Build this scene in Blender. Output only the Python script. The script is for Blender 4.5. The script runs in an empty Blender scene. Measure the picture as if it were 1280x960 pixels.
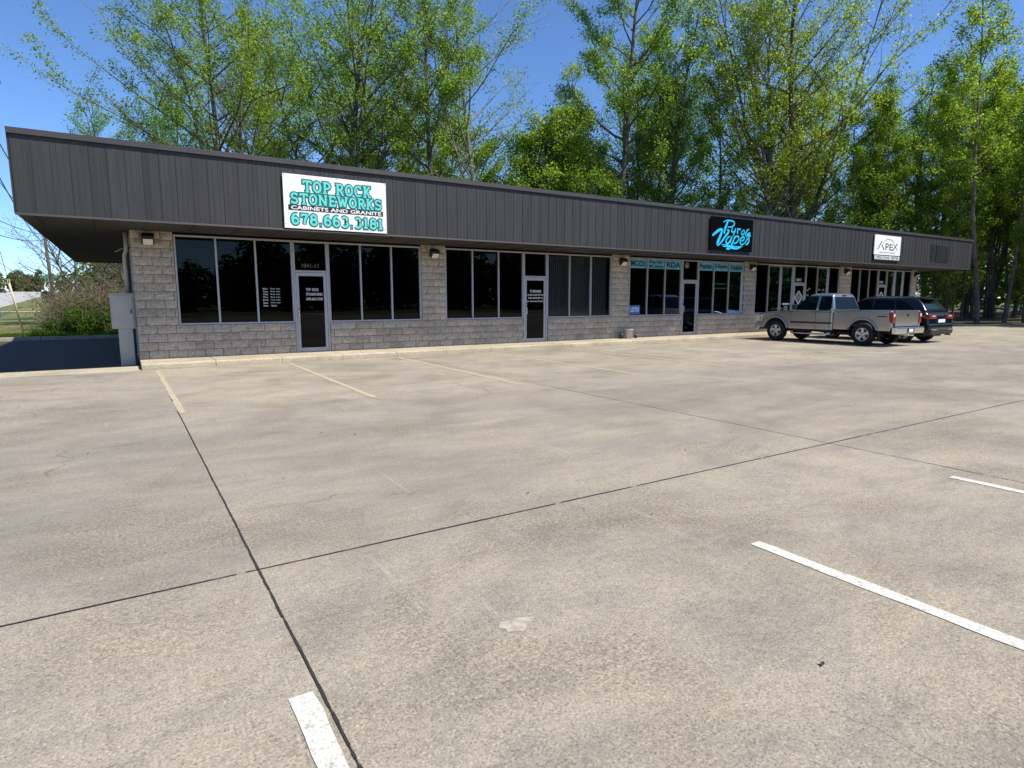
import bpy, bmesh, math, random
import numpy as np
from mathutils import Vector, Matrix, Euler

R = math.radians
scene = bpy.context.scene
COL = scene.collection

# ------------------------------------------------------------------ camera
cam_data = bpy.data.cameras.new('camera')
cam_data.sensor_width = 36.0
cam_data.lens = 762.0 / 1280.0 * 36.0
cam_data.clip_start = 0.05
cam_data.clip_end = 3000.0
cam = bpy.data.objects.new('camera', cam_data)
cam.location = (0.0, 0.0, 1.58)
cam.rotation_euler = (R(90.0 - 7.92), 0.0, -math.atan2(769.0, 1209.0))
COL.objects.link(cam)
scene.camera = cam

# ------------------------------------------------------------------ light
SUN = Vector((0.43, -0.60, 1.0)).normalized()
SUN_EL = math.asin(SUN.z)
SUN_AZ = math.atan2(SUN.x, SUN.y)          # clockwise from +Y
world = bpy.data.worlds.new('World')
scene.world = world
world.use_nodes = True
wn = world.node_tree
wn.nodes.clear()
sky_n = wn.nodes.new('ShaderNodeTexSky')
sky_n.sky_type = 'NISHITA'
sky_n.sun_disc = False
sky_n.sun_elevation = SUN_EL
sky_n.sun_rotation = SUN_AZ
sky_n.altitude = 3000.0
sky_n.air_density = 1.2
sky_n.dust_density = 0.0
sky_n.ozone_density = 10.0
bg = wn.nodes.new('ShaderNodeBackground')
bg.inputs['Strength'].default_value = 0.15
wo = wn.nodes.new('ShaderNodeOutputWorld')
wn.links.new(sky_n.outputs['Color'], bg.inputs['Color'])
wn.links.new(bg.outputs['Background'], wo.inputs['Surface'])

sun_data = bpy.data.lights.new('sun', 'SUN')
sun_data.energy = 4.9
sun_data.angle = R(0.53)
sun_data.color = (1.0, 0.945, 0.81)
sun = bpy.data.objects.new('sun', sun_data)
sun.rotation_euler = (-SUN).to_track_quat('-Z', 'Y').to_euler()
sun.location = (0, 0, 40)
COL.objects.link(sun)

scene.view_settings.view_transform = 'Standard'
scene.view_settings.look = 'None'
scene.view_settings.exposure = 0.36
scene.view_settings.gamma = 1.0
scene.view_settings.use_curve_mapping = False
scene.cycles.max_bounces = 8
scene.cycles.transparent_max_bounces = 12

# ------------------------------------------------------------------ helpers
rng = random.Random(7)

class MB:
    """collects geometry, builds ONE mesh object"""
    def __init__(self):
        self.v = []; self.f = []; self.s = []
    def add(self, vs, fs, smooth=False):
        o = len(self.v)
        self.v += [tuple(p) for p in vs]
        self.f += [tuple(i + o for i in f) for f in fs]
        self.s += [smooth] * len(fs)
        return self
    def box(self, x0, x1, y0, y1, z0, z1):
        return self.add([(x0,y0,z0),(x1,y0,z0),(x1,y1,z0),(x0,y1,z0),(x0,y0,z1),(x1,y0,z1),(x1,y1,z1),(x0,y1,z1)],
                        [(0,3,2,1),(4,5,6,7),(0,1,5,4),(1,2,6,5),(2,3,7,6),(3,0,4,7)])
    def tube(self, pts, rad, n=8, cap=True):
        pts = [Vector(p) for p in pts]
        if not hasattr(rad, '__len__'): rad = [rad] * len(pts)
        vs = []; fs = []
        prev = None
        for i, p in enumerate(pts):
            d = (pts[min(i+1, len(pts)-1)] - pts[max(i-1, 0)])
            if d.length < 1e-9: d = Vector((0,0,1))
            d.normalize()
            if prev is None:
                a = d.cross(Vector((0,0,1)))
                if a.length < 0.05: a = d.cross(Vector((1,0,0)))
            else:
                a = prev - d * prev.dot(d)
                if a.length < 1e-6: a = d.cross(Vector((1,0,0)))
            a.normalize(); prev = a
            b = d.cross(a)
            for k in range(n):
                t = 2*math.pi*k/n
                vs.append(p + (a*math.cos(t) + b*math.sin(t))*rad[i])
        for i in range(len(pts)-1):
            for k in range(n):
                k2 = (k+1) % n
                fs.append((i*n+k, i*n+k2, (i+1)*n+k2, (i+1)*n+k))
        self.add(vs, fs, True)
        if cap:
            o = len(self.v) - len(vs)
            self.f.append(tuple(o + k for k in reversed(range(n)))); self.s.append(False)
            self.f.append(tuple(o + (len(pts)-1)*n + k for k in range(n))); self.s.append(False)
        return self
    def prism(self, poly, axis, a0, a1):
        """extrude 2D poly; axis 'x': poly=(y,z); 'y': poly=(x,z); 'z': poly=(x,y)"""
        def P(u, v, a):
            return (a,u,v) if axis=='x' else ((u,a,v) if axis=='y' else (u,v,a))
        n = len(poly)
        vs = [P(u,v,a0) for u,v in poly] + [P(u,v,a1) for u,v in poly]
        fs = [tuple(range(n)), tuple(range(2*n-1, n-1, -1))]
        for i in range(n):
            j = (i+1) % n
            fs.append((i, i+n, j+n, j))
        return self.add(vs, fs)
    def lathe(self, prof, axis, c, n=24):
        """prof=[(r,h)], revolve round axis through c"""
        vs=[]; fs=[]
        for r,h in prof:
            for k in range(n):
                t=2*math.pi*k/n; a=r*math.cos(t); b=r*math.sin(t)
                vs.append({'x':(c[0]+h,c[1]+a,c[2]+b),'y':(c[0]+a,c[1]+h,c[2]+b),'z':(c[0]+a,c[1]+b,c[2]+h)}[axis])
        m=len(prof)
        for i in range(m-1):
            for k in range(n):
                k2=(k+1)%n
                fs.append((i*n+k,i*n+k2,(i+1)*n+k2,(i+1)*n+k))
        return self.add(vs,fs,True)
    def loft(self, rings, cap=True, smooth=True):
        n=len(rings[0]); vs=[p for r in rings for p in r]; fs=[]
        for i in range(len(rings)-1):
            for k in range(n):
                k2=(k+1)%n
                fs.append((i*n+k,i*n+k2,(i+1)*n+k2,(i+1)*n+k))
        self.add(vs,fs,smooth)
        if cap:
            o=len(self.v)-len(vs)
            self.f.append(tuple(o+k for k in reversed(range(n)))); self.s.append(False)
            self.f.append(tuple(o+(len(rings)-1)*n+k for k in range(n))); self.s.append(False)
        return self
    def mesh(self, name, mat):
        me = bpy.data.meshes.new(name)
        me.from_pydata(self.v, [], self.f)
        me.materials.append(mat)
        me.polygons.foreach_set('use_smooth', self.s)
        bm = bmesh.new(); bm.from_mesh(me)
        bmesh.ops.recalc_face_normals(bm, faces=bm.faces)
        bm.to_mesh(me); bm.free()
        me.update()
        return me
    def build(self, name, mat, parent=None, loc=None, bevel=0.0, seg=2, smooth=False):
        if smooth: self.s = [True]*len(self.f)
        o = bpy.data.objects.new(name, self.mesh(name, mat))
        COL.objects.link(o)
        if parent: o.parent = parent
        if loc is not None: o.location = loc
        if bevel > 0:
            m = o.modifiers.new('bevel', 'BEVEL'); m.width = bevel; m.segments = seg
            m.limit_method = 'ANGLE'; m.angle_limit = R(35)
            m.harden_normals = False
        return o

def obj_from(name, me, parent=None, loc=None, rot=None):
    o = bpy.data.objects.new(name, me); COL.objects.link(o)
    if parent: o.parent = parent
    if loc is not None: o.location = loc
    if rot is not None: o.rotation_euler = rot
    return o

def empty(name, loc=(0,0,0), rz=0.0, parent=None):
    o = bpy.data.objects.new(name, None); COL.objects.link(o)
    o.location = loc; o.rotation_euler = (0,0,rz); o.empty_display_size = 0.3
    if parent: o.parent = parent
    return o

def tag(o, label=None, cat=None, group=None, kind=None):
    if label: o['label'] = label
    if cat: o['category'] = cat
    if group: o['group'] = group
    if kind: o['kind'] = kind
    return o

def copy_tree(o, parent=None):
    c = o.copy(); COL.objects.link(c)
    if parent: c.parent = parent
    for ch in [x for x in bpy.data.objects if x.parent == o]:
        copy_tree(ch, c)
    return c

# ------------------------------------------------------------------ materials
def new_mat(name):
    m = bpy.data.materials.new(name); m.use_nodes = True
    nt = m.node_tree; nt.nodes.clear()
    out = nt.nodes.new('ShaderNodeOutputMaterial')
    b = nt.nodes.new('ShaderNodeBsdfPrincipled')
    nt.links.new(b.outputs[0], out.inputs[0])
    return m, nt, b, out

def N(nt, kind, **kw):
    n = nt.nodes.new(kind)
    for k, v in kw.items():
        if k in n.inputs: n.inputs[k].default_value = v
        else: setattr(n, k, v)
    return n

def ramp(nt, fac, stops):
    r = nt.nodes.new('ShaderNodeValToRGB')
    e = r.color_ramp.elements
    while len(e) < len(stops): e.new(0.5)
    for i, (p, c) in enumerate(stops):
        e[i].position = p; e[i].color = (*c, 1) if len(c) == 3 else c
    nt.links.new(fac, r.inputs[0])
    return r

def mixc(nt, a, b, fac, mode='MIX'):
    m = nt.nodes.new('ShaderNodeMix'); m.data_type = 'RGBA'; m.blend_type = mode
    for s, v in ((6, a), (7, b), (0, fac)):
        if hasattr(v, 'is_output'): nt.links.new(v, m.inputs[s])
        elif isinstance(v, (int, float)): m.inputs[s].default_value = v
        else: m.inputs[s].default_value = (*v, 1)
    return m.outputs[2]

def mathn(nt, op, a, b=0.0, clamp=False):
    m = nt.nodes.new('ShaderNodeMath'); m.operation = op; m.use_clamp = clamp
    for i, v in enumerate((a, b)):
        if hasattr(v, 'is_output'): nt.links.new(v, m.inputs[i])
        else: m.inputs[i].default_value = v
    return m.outputs[0]

def coords(nt, kind='position', scale=(1,1,1), rot=(0,0,0), loc=(0,0,0)):
    if kind == 'position':
        s = nt.nodes.new('ShaderNodeNewGeometry').outputs['Position']
    else:
        s = nt.nodes.new('ShaderNodeTexCoord').outputs['Object']
    m = nt.nodes.new('ShaderNodeMapping')
    m.inputs['Scale'].default_value = scale; m.inputs['Rotation'].default_value = rot; m.inputs['Location'].default_value = loc
    nt.links.new(s, m.inputs[0])
    return m.outputs[0]

def noise(nt, vec, scale, detail=4, rough=0.55, dist=0.0):
    n = nt.nodes.new('ShaderNodeTexNoise')
    n.inputs['Scale'].default_value = scale; n.inputs['Detail'].default_value = detail
    n.inputs['Roughness'].default_value = rough; n.inputs['Distortion'].default_value = dist
    nt.links.new(vec, n.inputs['Vector'])
    return n.outputs['Fac']

def bump(nt, b, h, strength=0.3, dist=0.01):
    n = nt.nodes.new('ShaderNodeBump'); n.inputs['Strength'].default_value = strength; n.inputs['Distance'].default_value = dist
    nt.links.new(h, n.inputs['Height']); nt.links.new(n.outputs[0], b.inputs['Normal'])

def simple(name, col, rough=0.6, metal=0.0, var=0.25, scale=6.0, bmp=0.0, coat=0.0, obj_var=0.0, spec=0.5):
    m, nt, b, out = new_mat(name)
    v = coords(nt, 'position' if obj_var >= 0 else 'object')
    f = noise(nt, v, scale, 5)
    c0 = tuple(x*(1-var) for x in col); c1 = tuple(min(1, x*(1+var)) for x in col)
    c = ramp(nt, f, [(0.3, c0), (0.7, c1)]).outputs[0]
    if obj_var > 0:
        oi = nt.nodes.new('ShaderNodeObjectInfo')
        k = ramp(nt, oi.outputs['Random'], [(0, (1-obj_var,)*3), (1, (1.0+obj_var,)*3)]).outputs[0]
        c = mixc(nt, c, k, 1.0, 'MULTIPLY')
    nt.links.new(c, b.inputs['Base Color'])
    b.inputs['Roughness'].default_value = rough; b.inputs['Metallic'].default_value = metal
    b.inputs['Specular IOR Level'].default_value = spec
    if coat: b.inputs['Coat Weight'].default_value = coat; b.inputs['Coat Roughness'].default_value = 0.04
    if bmp: bump(nt, b, noise(nt, v, scale*6, 6), bmp, 0.01)
    return m

def concrete_mat(name, base, warm, lot=True):
    m, nt, b, out = new_mat(name)
    P = coords(nt)
    big = noise(nt, coords(nt, scale=(0.6,0.9,1)), 0.6, 9, 0.74, 0.5)
    mid = noise(nt, coords(nt, scale=(0.7,1.1,1), rot=(0,0,0.2)), 1.7, 9, 0.76, 0.3)
    fine = noise(nt, P, 24, 5, 0.75)
    grain = noise(nt, P, 85, 4, 0.8)
    c = ramp(nt, big, [(0.34, tuple(x*0.76 for x in base)), (0.50, base), (0.64, warm)]).outputs[0]
    k = ramp(nt, mid, [(0.34, (0.78,0.79,0.80)), (0.5, (1,1,1)), (0.66, (1.10,1.07,1.02))]).outputs[0]
    c = mixc(nt, c, k, 0.85, 'MULTIPLY')
    k = ramp(nt, fine, [(0.34, (0.74,0.74,0.74)), (0.5, (1,1,1)), (0.66, (1.16,1.15,1.12))]).outputs[0]
    c = mixc(nt, c, k, 0.8, 'MULTIPLY')
    k = ramp(nt, grain, [(0.36, (0.36,0.35,0.33)), (0.46, (0.95,0.95,0.95)), (0.56, (1.05,1.05,1.05)), (0.66, (1.7,1.68,1.62))]).outputs[0]
    c = mixc(nt, c, k, 0.9, 'MULTIPLY')
    vs_ = N(nt, 'ShaderNodeTexVoronoi'); vs_.inputs['Scale'].default_value = 34
    nt.links.new(P, vs_.inputs['Vector'])
    pf = ramp(nt, vs_.outputs['Distance'], [(0.10,(1,1,1)),(0.22,(0,0,0))]).outputs[0]
    pc = ramp(nt, vs_.outputs['Color'], [(0.25,(0.09,0.08,0.075)),(0.45,(0.30,0.27,0.23)),(0.75,(0.52,0.48,0.42))]).outputs[0]
    c = mixc(nt, c, pc, mathn(nt,'MULTIPLY',pf,0.6))
    if lot:
        # driving lane polished grey by tyres: a band along X, and broad tyre streaks
        sx = nt.nodes.new('ShaderNodeSeparateXYZ'); nt.links.new(P, sx.inputs[0])
        wob = noise(nt, coords(nt, scale=(0.12,0.3,1)), 1.0, 3)
        y = mathn(nt, 'ADD', sx.outputs['Y'], mathn(nt, 'MULTIPLY', wob, 2.4))
        y = mathn(nt, 'DIVIDE', y, 20.0)
        lane = ramp(nt, y, [(0.22,(0,0,0)),(0.29,(1,1,1)),(0.47,(1,1,1)),(0.56,(0,0,0))]).outputs[0]
        st = noise(nt, coords(nt, scale=(0.35,1.5,1), rot=(0,0,0.08)), 1.2, 9, 0.75, 0.5)
        stf = ramp(nt, st, [(0.38,(0.25,0.25,0.25)),(0.62,(1,1,1))]).outputs[0]
        lf = mathn(nt, 'MULTIPLY', mathn(nt, 'MULTIPLY', lane, stf), 0.50)
        c = mixc(nt, c, (0.20,0.186,0.162), lf)
        # thin tyre scuffs
        tw = noise(nt, coords(nt, scale=(0.4,4.5,1), rot=(0,0,-0.12)), 1.1, 5, 0.6, 1.2)
        tf = ramp(nt, tw, [(0.60,(0,0,0)),(0.72,(0.30,0.30,0.30))]).outputs[0]
        c = mixc(nt, c, (0.15,0.145,0.14), tf)
        # oil drips
        vo = N(nt, 'ShaderNodeTexVoronoi'); vo.inputs['Scale'].default_value = 0.55
        nt.links.new(coords(nt, loc=(3.1,1.7,0)), vo.inputs['Vector'])
        of = ramp(nt, vo.outputs['Distance'], [(0.0,(0.55,0.55,0.55)),(0.09,(0.25,0.25,0.25)),(0.17,(0,0,0))]).outputs[0]
        c = mixc(nt, c, (0.13,0.12,0.11), mathn(nt,'MULTIPLY',of,0.55))
        vo2 = N(nt, 'ShaderNodeTexVoronoi'); vo2.inputs['Scale'].default_value = 1.6
        nt.links.new(P, vo2.inputs['Vector'])
        of2 = ramp(nt, vo2.outputs['Distance'], [(0.0,(0.9,0.9,0.9)),(0.025,(0,0,0))]).outputs[0]
        c = mixc(nt, c, (0.07,0.06,0.055), of2)
        # rough areas where the surface paste has worn off
        wm = noise(nt, coords(nt, loc=(2.3,0.4,0)), 0.62, 4, 0.6, 0.5)
        wf = ramp(nt, wm, [(0.50,(0,0,0)),(0.60,(1,1,1))]).outputs[0]
        wg = ramp(nt, noise(nt, P, 46, 5, 0.8), [(0.40,(0.42,0.40,0.37)),(0.50,(0.88,0.86,0.83)),(0.62,(1.35,1.32,1.25))]).outputs[0]
        c = mixc(nt, c, mixc(nt, c, wg, 1.0, 'MULTIPLY'), mathn(nt,'MULTIPLY',wf,0.6))
        # hairline cracks
        dn = nt.nodes.new('ShaderNodeTexNoise'); dn.inputs['Scale'].default_value = 1.4; dn.inputs['Detail'].default_value = 5
        nt.links.new(P, dn.inputs['Vector'])
        dv = nt.nodes.new('ShaderNodeVectorMath'); dv.operation = 'MULTIPLY_ADD'
        nt.links.new(dn.outputs['Color'], dv.inputs[0]); dv.inputs[1].default_value = (0.9,0.9,0.0); nt.links.new(P, dv.inputs[2])
        vc = N(nt, 'ShaderNodeTexVoronoi'); vc.feature = 'DISTANCE_TO_EDGE'; vc.inputs['Scale'].default_value = 0.33
        nt.links.new(dv.outputs[0], vc.inputs['Vector'])
        cf = ramp(nt, vc.outputs['Distance'], [(0.0,(1,1,1)),(0.0016,(0.8,0.8,0.8)),(0.0032,(0,0,0))]).outputs[0]
        cmask = ramp(nt, noise(nt, coords(nt, loc=(7,3,0)), 0.45, 2), [(0.50,(0,0,0)),(0.58,(1,1,1))]).outputs[0]
        c = mixc(nt, c, (0.06,0.05,0.045), mathn(nt,'MULTIPLY',mathn(nt,'MULTIPLY',cf,cmask),0.45))
        # pale scrapes
        sc_ = noise(nt, coords(nt, scale=(5,0.35,1), rot=(0,0,0.55)), 1.6, 4, 0.5, 0.3)
        sf = ramp(nt, sc_, [(0.68,(0,0,0)),(0.76,(0.35,0.35,0.35))]).outputs[0]
        c = mixc(nt, c, (0.50,0.46,0.40), sf)
        oi = nt.nodes.new('ShaderNodeObjectInfo')
        k = ramp(nt, oi.outputs['Random'], [(0,(0.93,0.93,0.94)),(1,(1.05,1.04,1.02))]).outputs[0]
        c = mixc(nt, c, k, 1.0, 'MULTIPLY')
    nt.links.new(c, b.inputs['Base Color'])
    b.inputs['Roughness'].default_value = 0.88
    b.inputs['Specular IOR Level'].default_value = 0.3
    br = noise(nt, coords(nt, scale=(38,1.5,1)), 1.6, 3)
    h = mathn(nt, 'ADD', mathn(nt,'MULTIPLY',grain,0.9), mathn(nt,'ADD', mathn(nt,'MULTIPLY',fine,1.2), mathn(nt,'MULTIPLY',br,0.35)))
    bump(nt, b, h, 0.7, 0.007)
    return m

M = {}
M['lot'] = concrete_mat('lot_concrete', (0.352,0.309,0.251), (0.415,0.357,0.282))
M['walk'] = concrete_mat('walk_concrete', (0.50,0.43,0.32), (0.56,0.48,0.36), lot=False)
M['joint'] = simple('joint_dirt', (0.035,0.032,0.028), 0.95, var=0.4, scale=20)
M['asphalt'] = simple('asphalt', (0.064,0.047,0.033), 0.9, var=0.3, scale=5, bmp=0.4)
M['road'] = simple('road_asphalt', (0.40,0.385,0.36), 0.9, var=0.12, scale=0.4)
M['dark_metal'] = simple('dark_metal', (0.02,0.02,0.021), 0.5, var=0.2)
M['black'] = simple('black_plastic', (0.012,0.012,0.013), 0.45, var=0.2)
M['alu'] = simple('aluminium_frame', (0.43,0.43,0.44), 0.42, metal=0.35, var=0.08, scale=8)
M['mortar'] = simple('mortar', (0.13,0.12,0.105), 0.95, var=0.3, scale=30)
M['galv'] = simple('painted_cabinet', (0.43,0.41,0.36), 0.5, var=0.07, scale=4)
M['soffit'] = simple('soffit', (0.030,0.027,0.024), 0.7, var=0.15, scale=2)
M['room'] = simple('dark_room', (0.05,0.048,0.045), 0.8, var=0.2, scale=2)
M['bark'] = simple('bark', (0.115,0.095,0.078), 0.95, var=0.45, scale=3.5, bmp=0.8)
M['bark_pale'] = simple('bark_pale', (0.20,0.18,0.155), 0.95, var=0.4, scale=3.5, bmp=0.6)
M['twig'] = simple('dry_twig', (0.165,0.135,0.105), 0.95, var=0.4, scale=5)
M['wood'] = simple('pole_wood', (0.13,0.105,0.085), 0.9, var=0.35, scale=4, bmp=0.5)
M['wire'] = simple('cable', (0.03,0.03,0.033), 0.6)
M['white_sign'] = simple('sign_white', (0.80,0.80,0.79), 0.45, var=0.03, scale=2)
M['black_sign'] = simple('sign_black', (0.004,0.005,0.006), 0.9, var=0.1, spec=0.0)
M['teal'] = simple('sign_turquoise', (0.12,0.62,0.56), 0.5, var=0.06)
M['teal_dark'] = simple('sign_dark_teal', (0.008,0.13,0.135), 0.5, var=0.06)
M['cyan'] = simple('sign_cyan', (0.02,0.50,0.80), 0.45, var=0.22, scale=7)
M['ink'] = simple('sign_ink', (0.015,0.016,0.018), 0.5, var=0.1)
M['gold'] = simple('sign_gold', (0.42,0.30,0.11), 0.5, var=0.1)
M['vinyl'] = simple('white_vinyl', (0.80,0.80,0.80), 0.5, var=0.04)
M['vinyl_grey'] = simple('grey_vinyl', (0.22,0.20,0.19), 0.6, var=0.1)
M['blue_banner'] = simple('blue_banner', (0.13,0.46,0.64), 0.5, var=0.15, scale=3)
M['navy'] = simple('navy_print', (0.01,0.02,0.06), 0.5, var=0.1)
M['blue_sign'] = simple('blue_sign', (0.012,0.12,0.50), 0.4, var=0.06)
M['blue_print'] = simple('blue_print', (0.06,0.16,0.50), 0.4, var=0.06)
M['green_sign'] = simple('green_sign', (0.015,0.28,0.16), 0.4, var=0.06)
M['yellow'] = simple('signal_yellow', (0.55,0.42,0.16), 0.5, var=0.06)
M['guard'] = simple('guy_guard', (0.78,0.66,0.50), 0.5, var=0.08)
M['blind'] = simple('vertical_blind', (0.72,0.80,0.77), 0.8, var=0.08, scale=2)
M['blind_dim'] = simple('vertical_blind_dark', (0.17,0.17,0.17), 0.8, var=0.1, scale=2)
M['lens'] = simple('lamp_lens', (0.62,0.60,0.55), 0.25, var=0.05)
M['bronze'] = simple('lamp_bronze', (0.018,0.014,0.012), 0.45, var=0.1)
M['silver'] = simple('silver_paint', (0.40,0.395,0.38), 0.2, metal=0.8, var=0.02, scale=2, coat=0.8)
M['flare'] = simple('flare_paint', (0.32,0.325,0.33), 0.35, metal=0.5, var=0.02, coat=0.6)
M['black_paint'] = simple('black_paint', (0.005,0.005,0.006), 0.22, var=0.05, coat=0.25)
M['chrome'] = simple('chrome', (0.78,0.78,0.77), 0.16, metal=1.0, var=0.03)
M['rim'] = simple('alloy_rim', (0.55,0.55,0.55), 0.3, metal=0.7, var=0.04)
M['tyre'] = simple('tyre_rubber', (0.014,0.014,0.014), 0.85, var=0.2, scale=20)
M['under'] = simple('underbody', (0.012,0.011,0.010), 0.9, var=0.2)
M['trim'] = simple('dark_trim', (0.025,0.024,0.023), 0.55, var=0.1)
M['red_lens'] = simple('red_lens', (0.26,0.010,0.010), 0.12, var=0.05, coat=1.0)
M['clear_lens'] = simple('clear_lens', (0.70,0.66,0.64), 0.1, var=0.03, coat=1.0)
M['amber'] = simple('amber_lens', (0.55,0.28,0.10), 0.15, var=0.03, coat=1.0)
M['plate'] = simple('licence_plate', (0.72,0.72,0.70), 0.5, var=0.03)
M['bucket'] = simple('bucket_plastic', (0.52,0.51,0.48), 0.5, var=0.06)
M['patch'] = simple('mortar_patch', (0.42,0.375,0.295), 0.9, var=0.3, scale=25, bmp=0.5)
M['dead_leaf'] = simple('dead_leaf', (0.05,0.035,0.025), 0.9, var=0.3)
M['path'] = simple('path_concrete', (0.44,0.42,0.38), 0.9, var=0.1, scale=1)
M['curb'] = simple('kerb_concrete', (0.33,0.30,0.26), 0.9, var=0.2, scale=3)
M['forest_floor'] = simple('forest_floor', (0.075,0.058,0.034), 0.95, var=0.5, scale=0.8, bmp=0.5)

def block_mat():
    m, nt, b, out = new_mat('split_face_block')
    P = coords(nt)
    oi = nt.nodes.new('ShaderNodeObjectInfo')
    gi = nt.nodes.new('ShaderNodeNewGeometry')
    rnd = mathn(nt, 'FRACT', mathn(nt, 'ADD', oi.outputs['Random'], gi.outputs['Random Per Island']))
    c = ramp(nt, rnd, [(0,(0.43,0.375,0.305)),(0.35,(0.52,0.455,0.37)),(0.7,(0.50,0.455,0.395)),(1,(0.59,0.505,0.405))]).outputs[0]
    k = ramp(nt, noise(nt, P, 14, 6, 0.65), [(0.35,(0.70,0.70,0.70)),(0.65,(1.16,1.15,1.12))]).outputs[0]
    c = mixc(nt, c, k, 0.9, 'MULTIPLY')
    k = ramp(nt, noise(nt, coords(nt, scale=(0.7,0.7,0.5)), 1.6, 4), [(0.35,(0.84,0.84,0.86)),(0.65,(1.08,1.05,1.0))]).outputs[0]
    c = mixc(nt, c, k, 0.9, 'MULTIPLY')
    nt.links.new(c, b.inputs['Base Color']); b.inputs['Roughness'].default_value = 0.95
    b.inputs['Specular IOR Level'].default_value = 0.2
    bump(nt, b, mathn(nt,'ADD',noise(nt, P, 40, 5, 0.7), noise(nt, P, 11, 3)), 0.9, 0.02)
    return m
M['block'] = block_mat()

def fascia_mat():
    m, nt, b, out = new_mat('fascia_metal')
    oi = nt.nodes.new('ShaderNodeObjectInfo')
    base = ramp(nt, oi.outputs['Random'], [(0,(0.036,0.0345,0.0345)),(1,(0.043,0.0415,0.041))]).outputs[0]
    st = noise(nt, coords(nt, scale=(6,6,0.25)), 2.2, 4)
    k = ramp(nt, st, [(0.35,(0.84,0.84,0.86)),(0.65,(1.16,1.14,1.12))]).outputs[0]
    c = mixc(nt, base, k, 1.0, 'MULTIPLY')
    nt.links.new(c, b.inputs['Base Color']); b.inputs['Roughness'].default_value = 0.5
    b.inputs['Specular IOR Level'].default_value = 0.35
    bump(nt, b, noise(nt, coords(nt, scale=(1,1,0.4)), 2.5, 2), 0.15, 0.02)
    return m
M['fascia'] = fascia_mat()
M['coping'] = simple('coping_metal', (0.040,0.036,0.036), 0.5, var=0.12, scale=1.2)
M['fascia_old'] = simple('fascia_old_paint', (0.010,0.014,0.014), 0.5, var=0.15, scale=1.5)

def glass_mat(name, tint, ior=1.45):
    m, nt, b, out = new_mat(name)
    nt.nodes.remove(b)
    tr = nt.nodes.new('ShaderNodeBsdfTransparent'); tr.inputs[0].default_value = (*tint, 1)
    gl = nt.nodes.new('ShaderNodeBsdfGlossy'); gl.inputs['Roughness'].default_value = 0.0
    gl.inputs[0].default_value = (0.9,0.92,0.95,1)
    fr = nt.nodes.new('ShaderNodeFresnel'); fr.inputs[0].default_value = ior
    P = coords(nt)
    bm_ = nt.nodes.new('ShaderNodeBump'); bm_.inputs['Strength'].default_value = 0.02; bm_.inputs['Distance'].default_value = 0.05
    nt.links.new(noise(nt, P, 1.3, 1), bm_.inputs['Height'])
    nt.links.new(bm_.outputs[0], gl.inputs['Normal'])
    mx = nt.nodes.new('ShaderNodeMixShader')
    nt.links.new(fr.outputs[0], mx.inputs[0]); nt.links.new(tr.outputs[0], mx.inputs[1]); nt.links.new(gl.outputs[0], mx.inputs[2])
    nt.links.new(mx.outputs[0], out.inputs[0])
    return m
M['glass'] = glass_mat('tinted_glass', (0.26,0.27,0.27), 1.30)
M['car_glass'] = simple('car_glass', (0.006,0.008,0.010), 0.05, var=0.05, coat=0.0, spec=0.12)

def paint_mat(name, col, wear):
    m, nt, b, out = new_mat(name)
    P = coords(nt)
    w = noise(nt, coords(nt, scale=(1,1,1)), 22, 6, 0.7)
    f = ramp(nt, w, [(wear-0.05,(1,1,1)),(wear+0.04,(0,0,0))]).outputs[0]
    g = noise(nt, P, 120, 3, 0.7)
    f2 = ramp(nt, g, [(0.36,(0.9,0.9,0.9)),(0.46,(0,0,0))]).outputs[0]
    ff = mathn(nt, 'MAXIMUM', f, f2)
    c = mixc(nt, col, (0.34,0.305,0.265), ff)
    nt.links.new(c, b.inputs['Base Color']); b.inputs['Roughness'].default_value = 0.8
    bump(nt, b, g, 0.4, 0.004)
    return m
M['white_line'] = paint_mat('white_road_paint', (0.63,0.61,0.55), 0.40)
M['yellow_line'] = paint_mat('worn_yellow_paint', (0.60,0.49,0.27), 0.50)

def leaf_mat(name, dark, mid, light, trans=0.45):
    m, nt, b, out = new_mat(name)
    nt.nodes.remove(b)
    gi = nt.nodes.new('ShaderNodeNewGeometry'); oi = nt.nodes.new('ShaderNodeObjectInfo')
    c = ramp(nt, gi.outputs['Random Per Island'], [(0,dark),(0.5,mid),(1,light)]).outputs[0]
    k = ramp(nt, oi.outputs['Random'], [(0,(0.85,0.97,1.05)),(0.5,(1,1,1)),(1,(1.12,1.04,0.85))]).outputs[0]
    c = mixc(nt, c, k, 1.0, 'MULTIPLY')
    d = nt.nodes.new('ShaderNodeBsdfDiffuse'); t = nt.nodes.new('ShaderNodeBsdfTranslucent')
    nt.links.new(c, d.inputs[0])
    c2 = mixc(nt, c, (1.65,1.75,0.85), 1.0, 'MULTIPLY')
    nt.links.new(c2, t.inputs[0])
    mx = nt.nodes.new('ShaderNodeMixShader'); mx.inputs[0].default_value = trans
    nt.links.new(d.outputs[0], mx.inputs[1]); nt.links.new(t.outputs[0], mx.inputs[2])
    nt.links.new(mx.outputs[0], out.inputs[0])
    return m
M['leaf'] = leaf_mat('spring_leaf', (0.085,0.145,0.028), (0.175,0.265,0.05), (0.30,0.40,0.095), 0.55)
M['leaf_y'] = leaf_mat('young_leaf', (0.105,0.15,0.025), (0.205,0.28,0.045), (0.36,0.44,0.10), 0.55)
M['leaf_d'] = leaf_mat('understory_leaf', (0.10,0.15,0.027), (0.175,0.245,0.042), (0.27,0.34,0.07), 0.5)
M['leaf_far'] = leaf_mat('far_leaf', (0.035,0.055,0.022), (0.06,0.085,0.032), (0.09,0.115,0.045))
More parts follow.
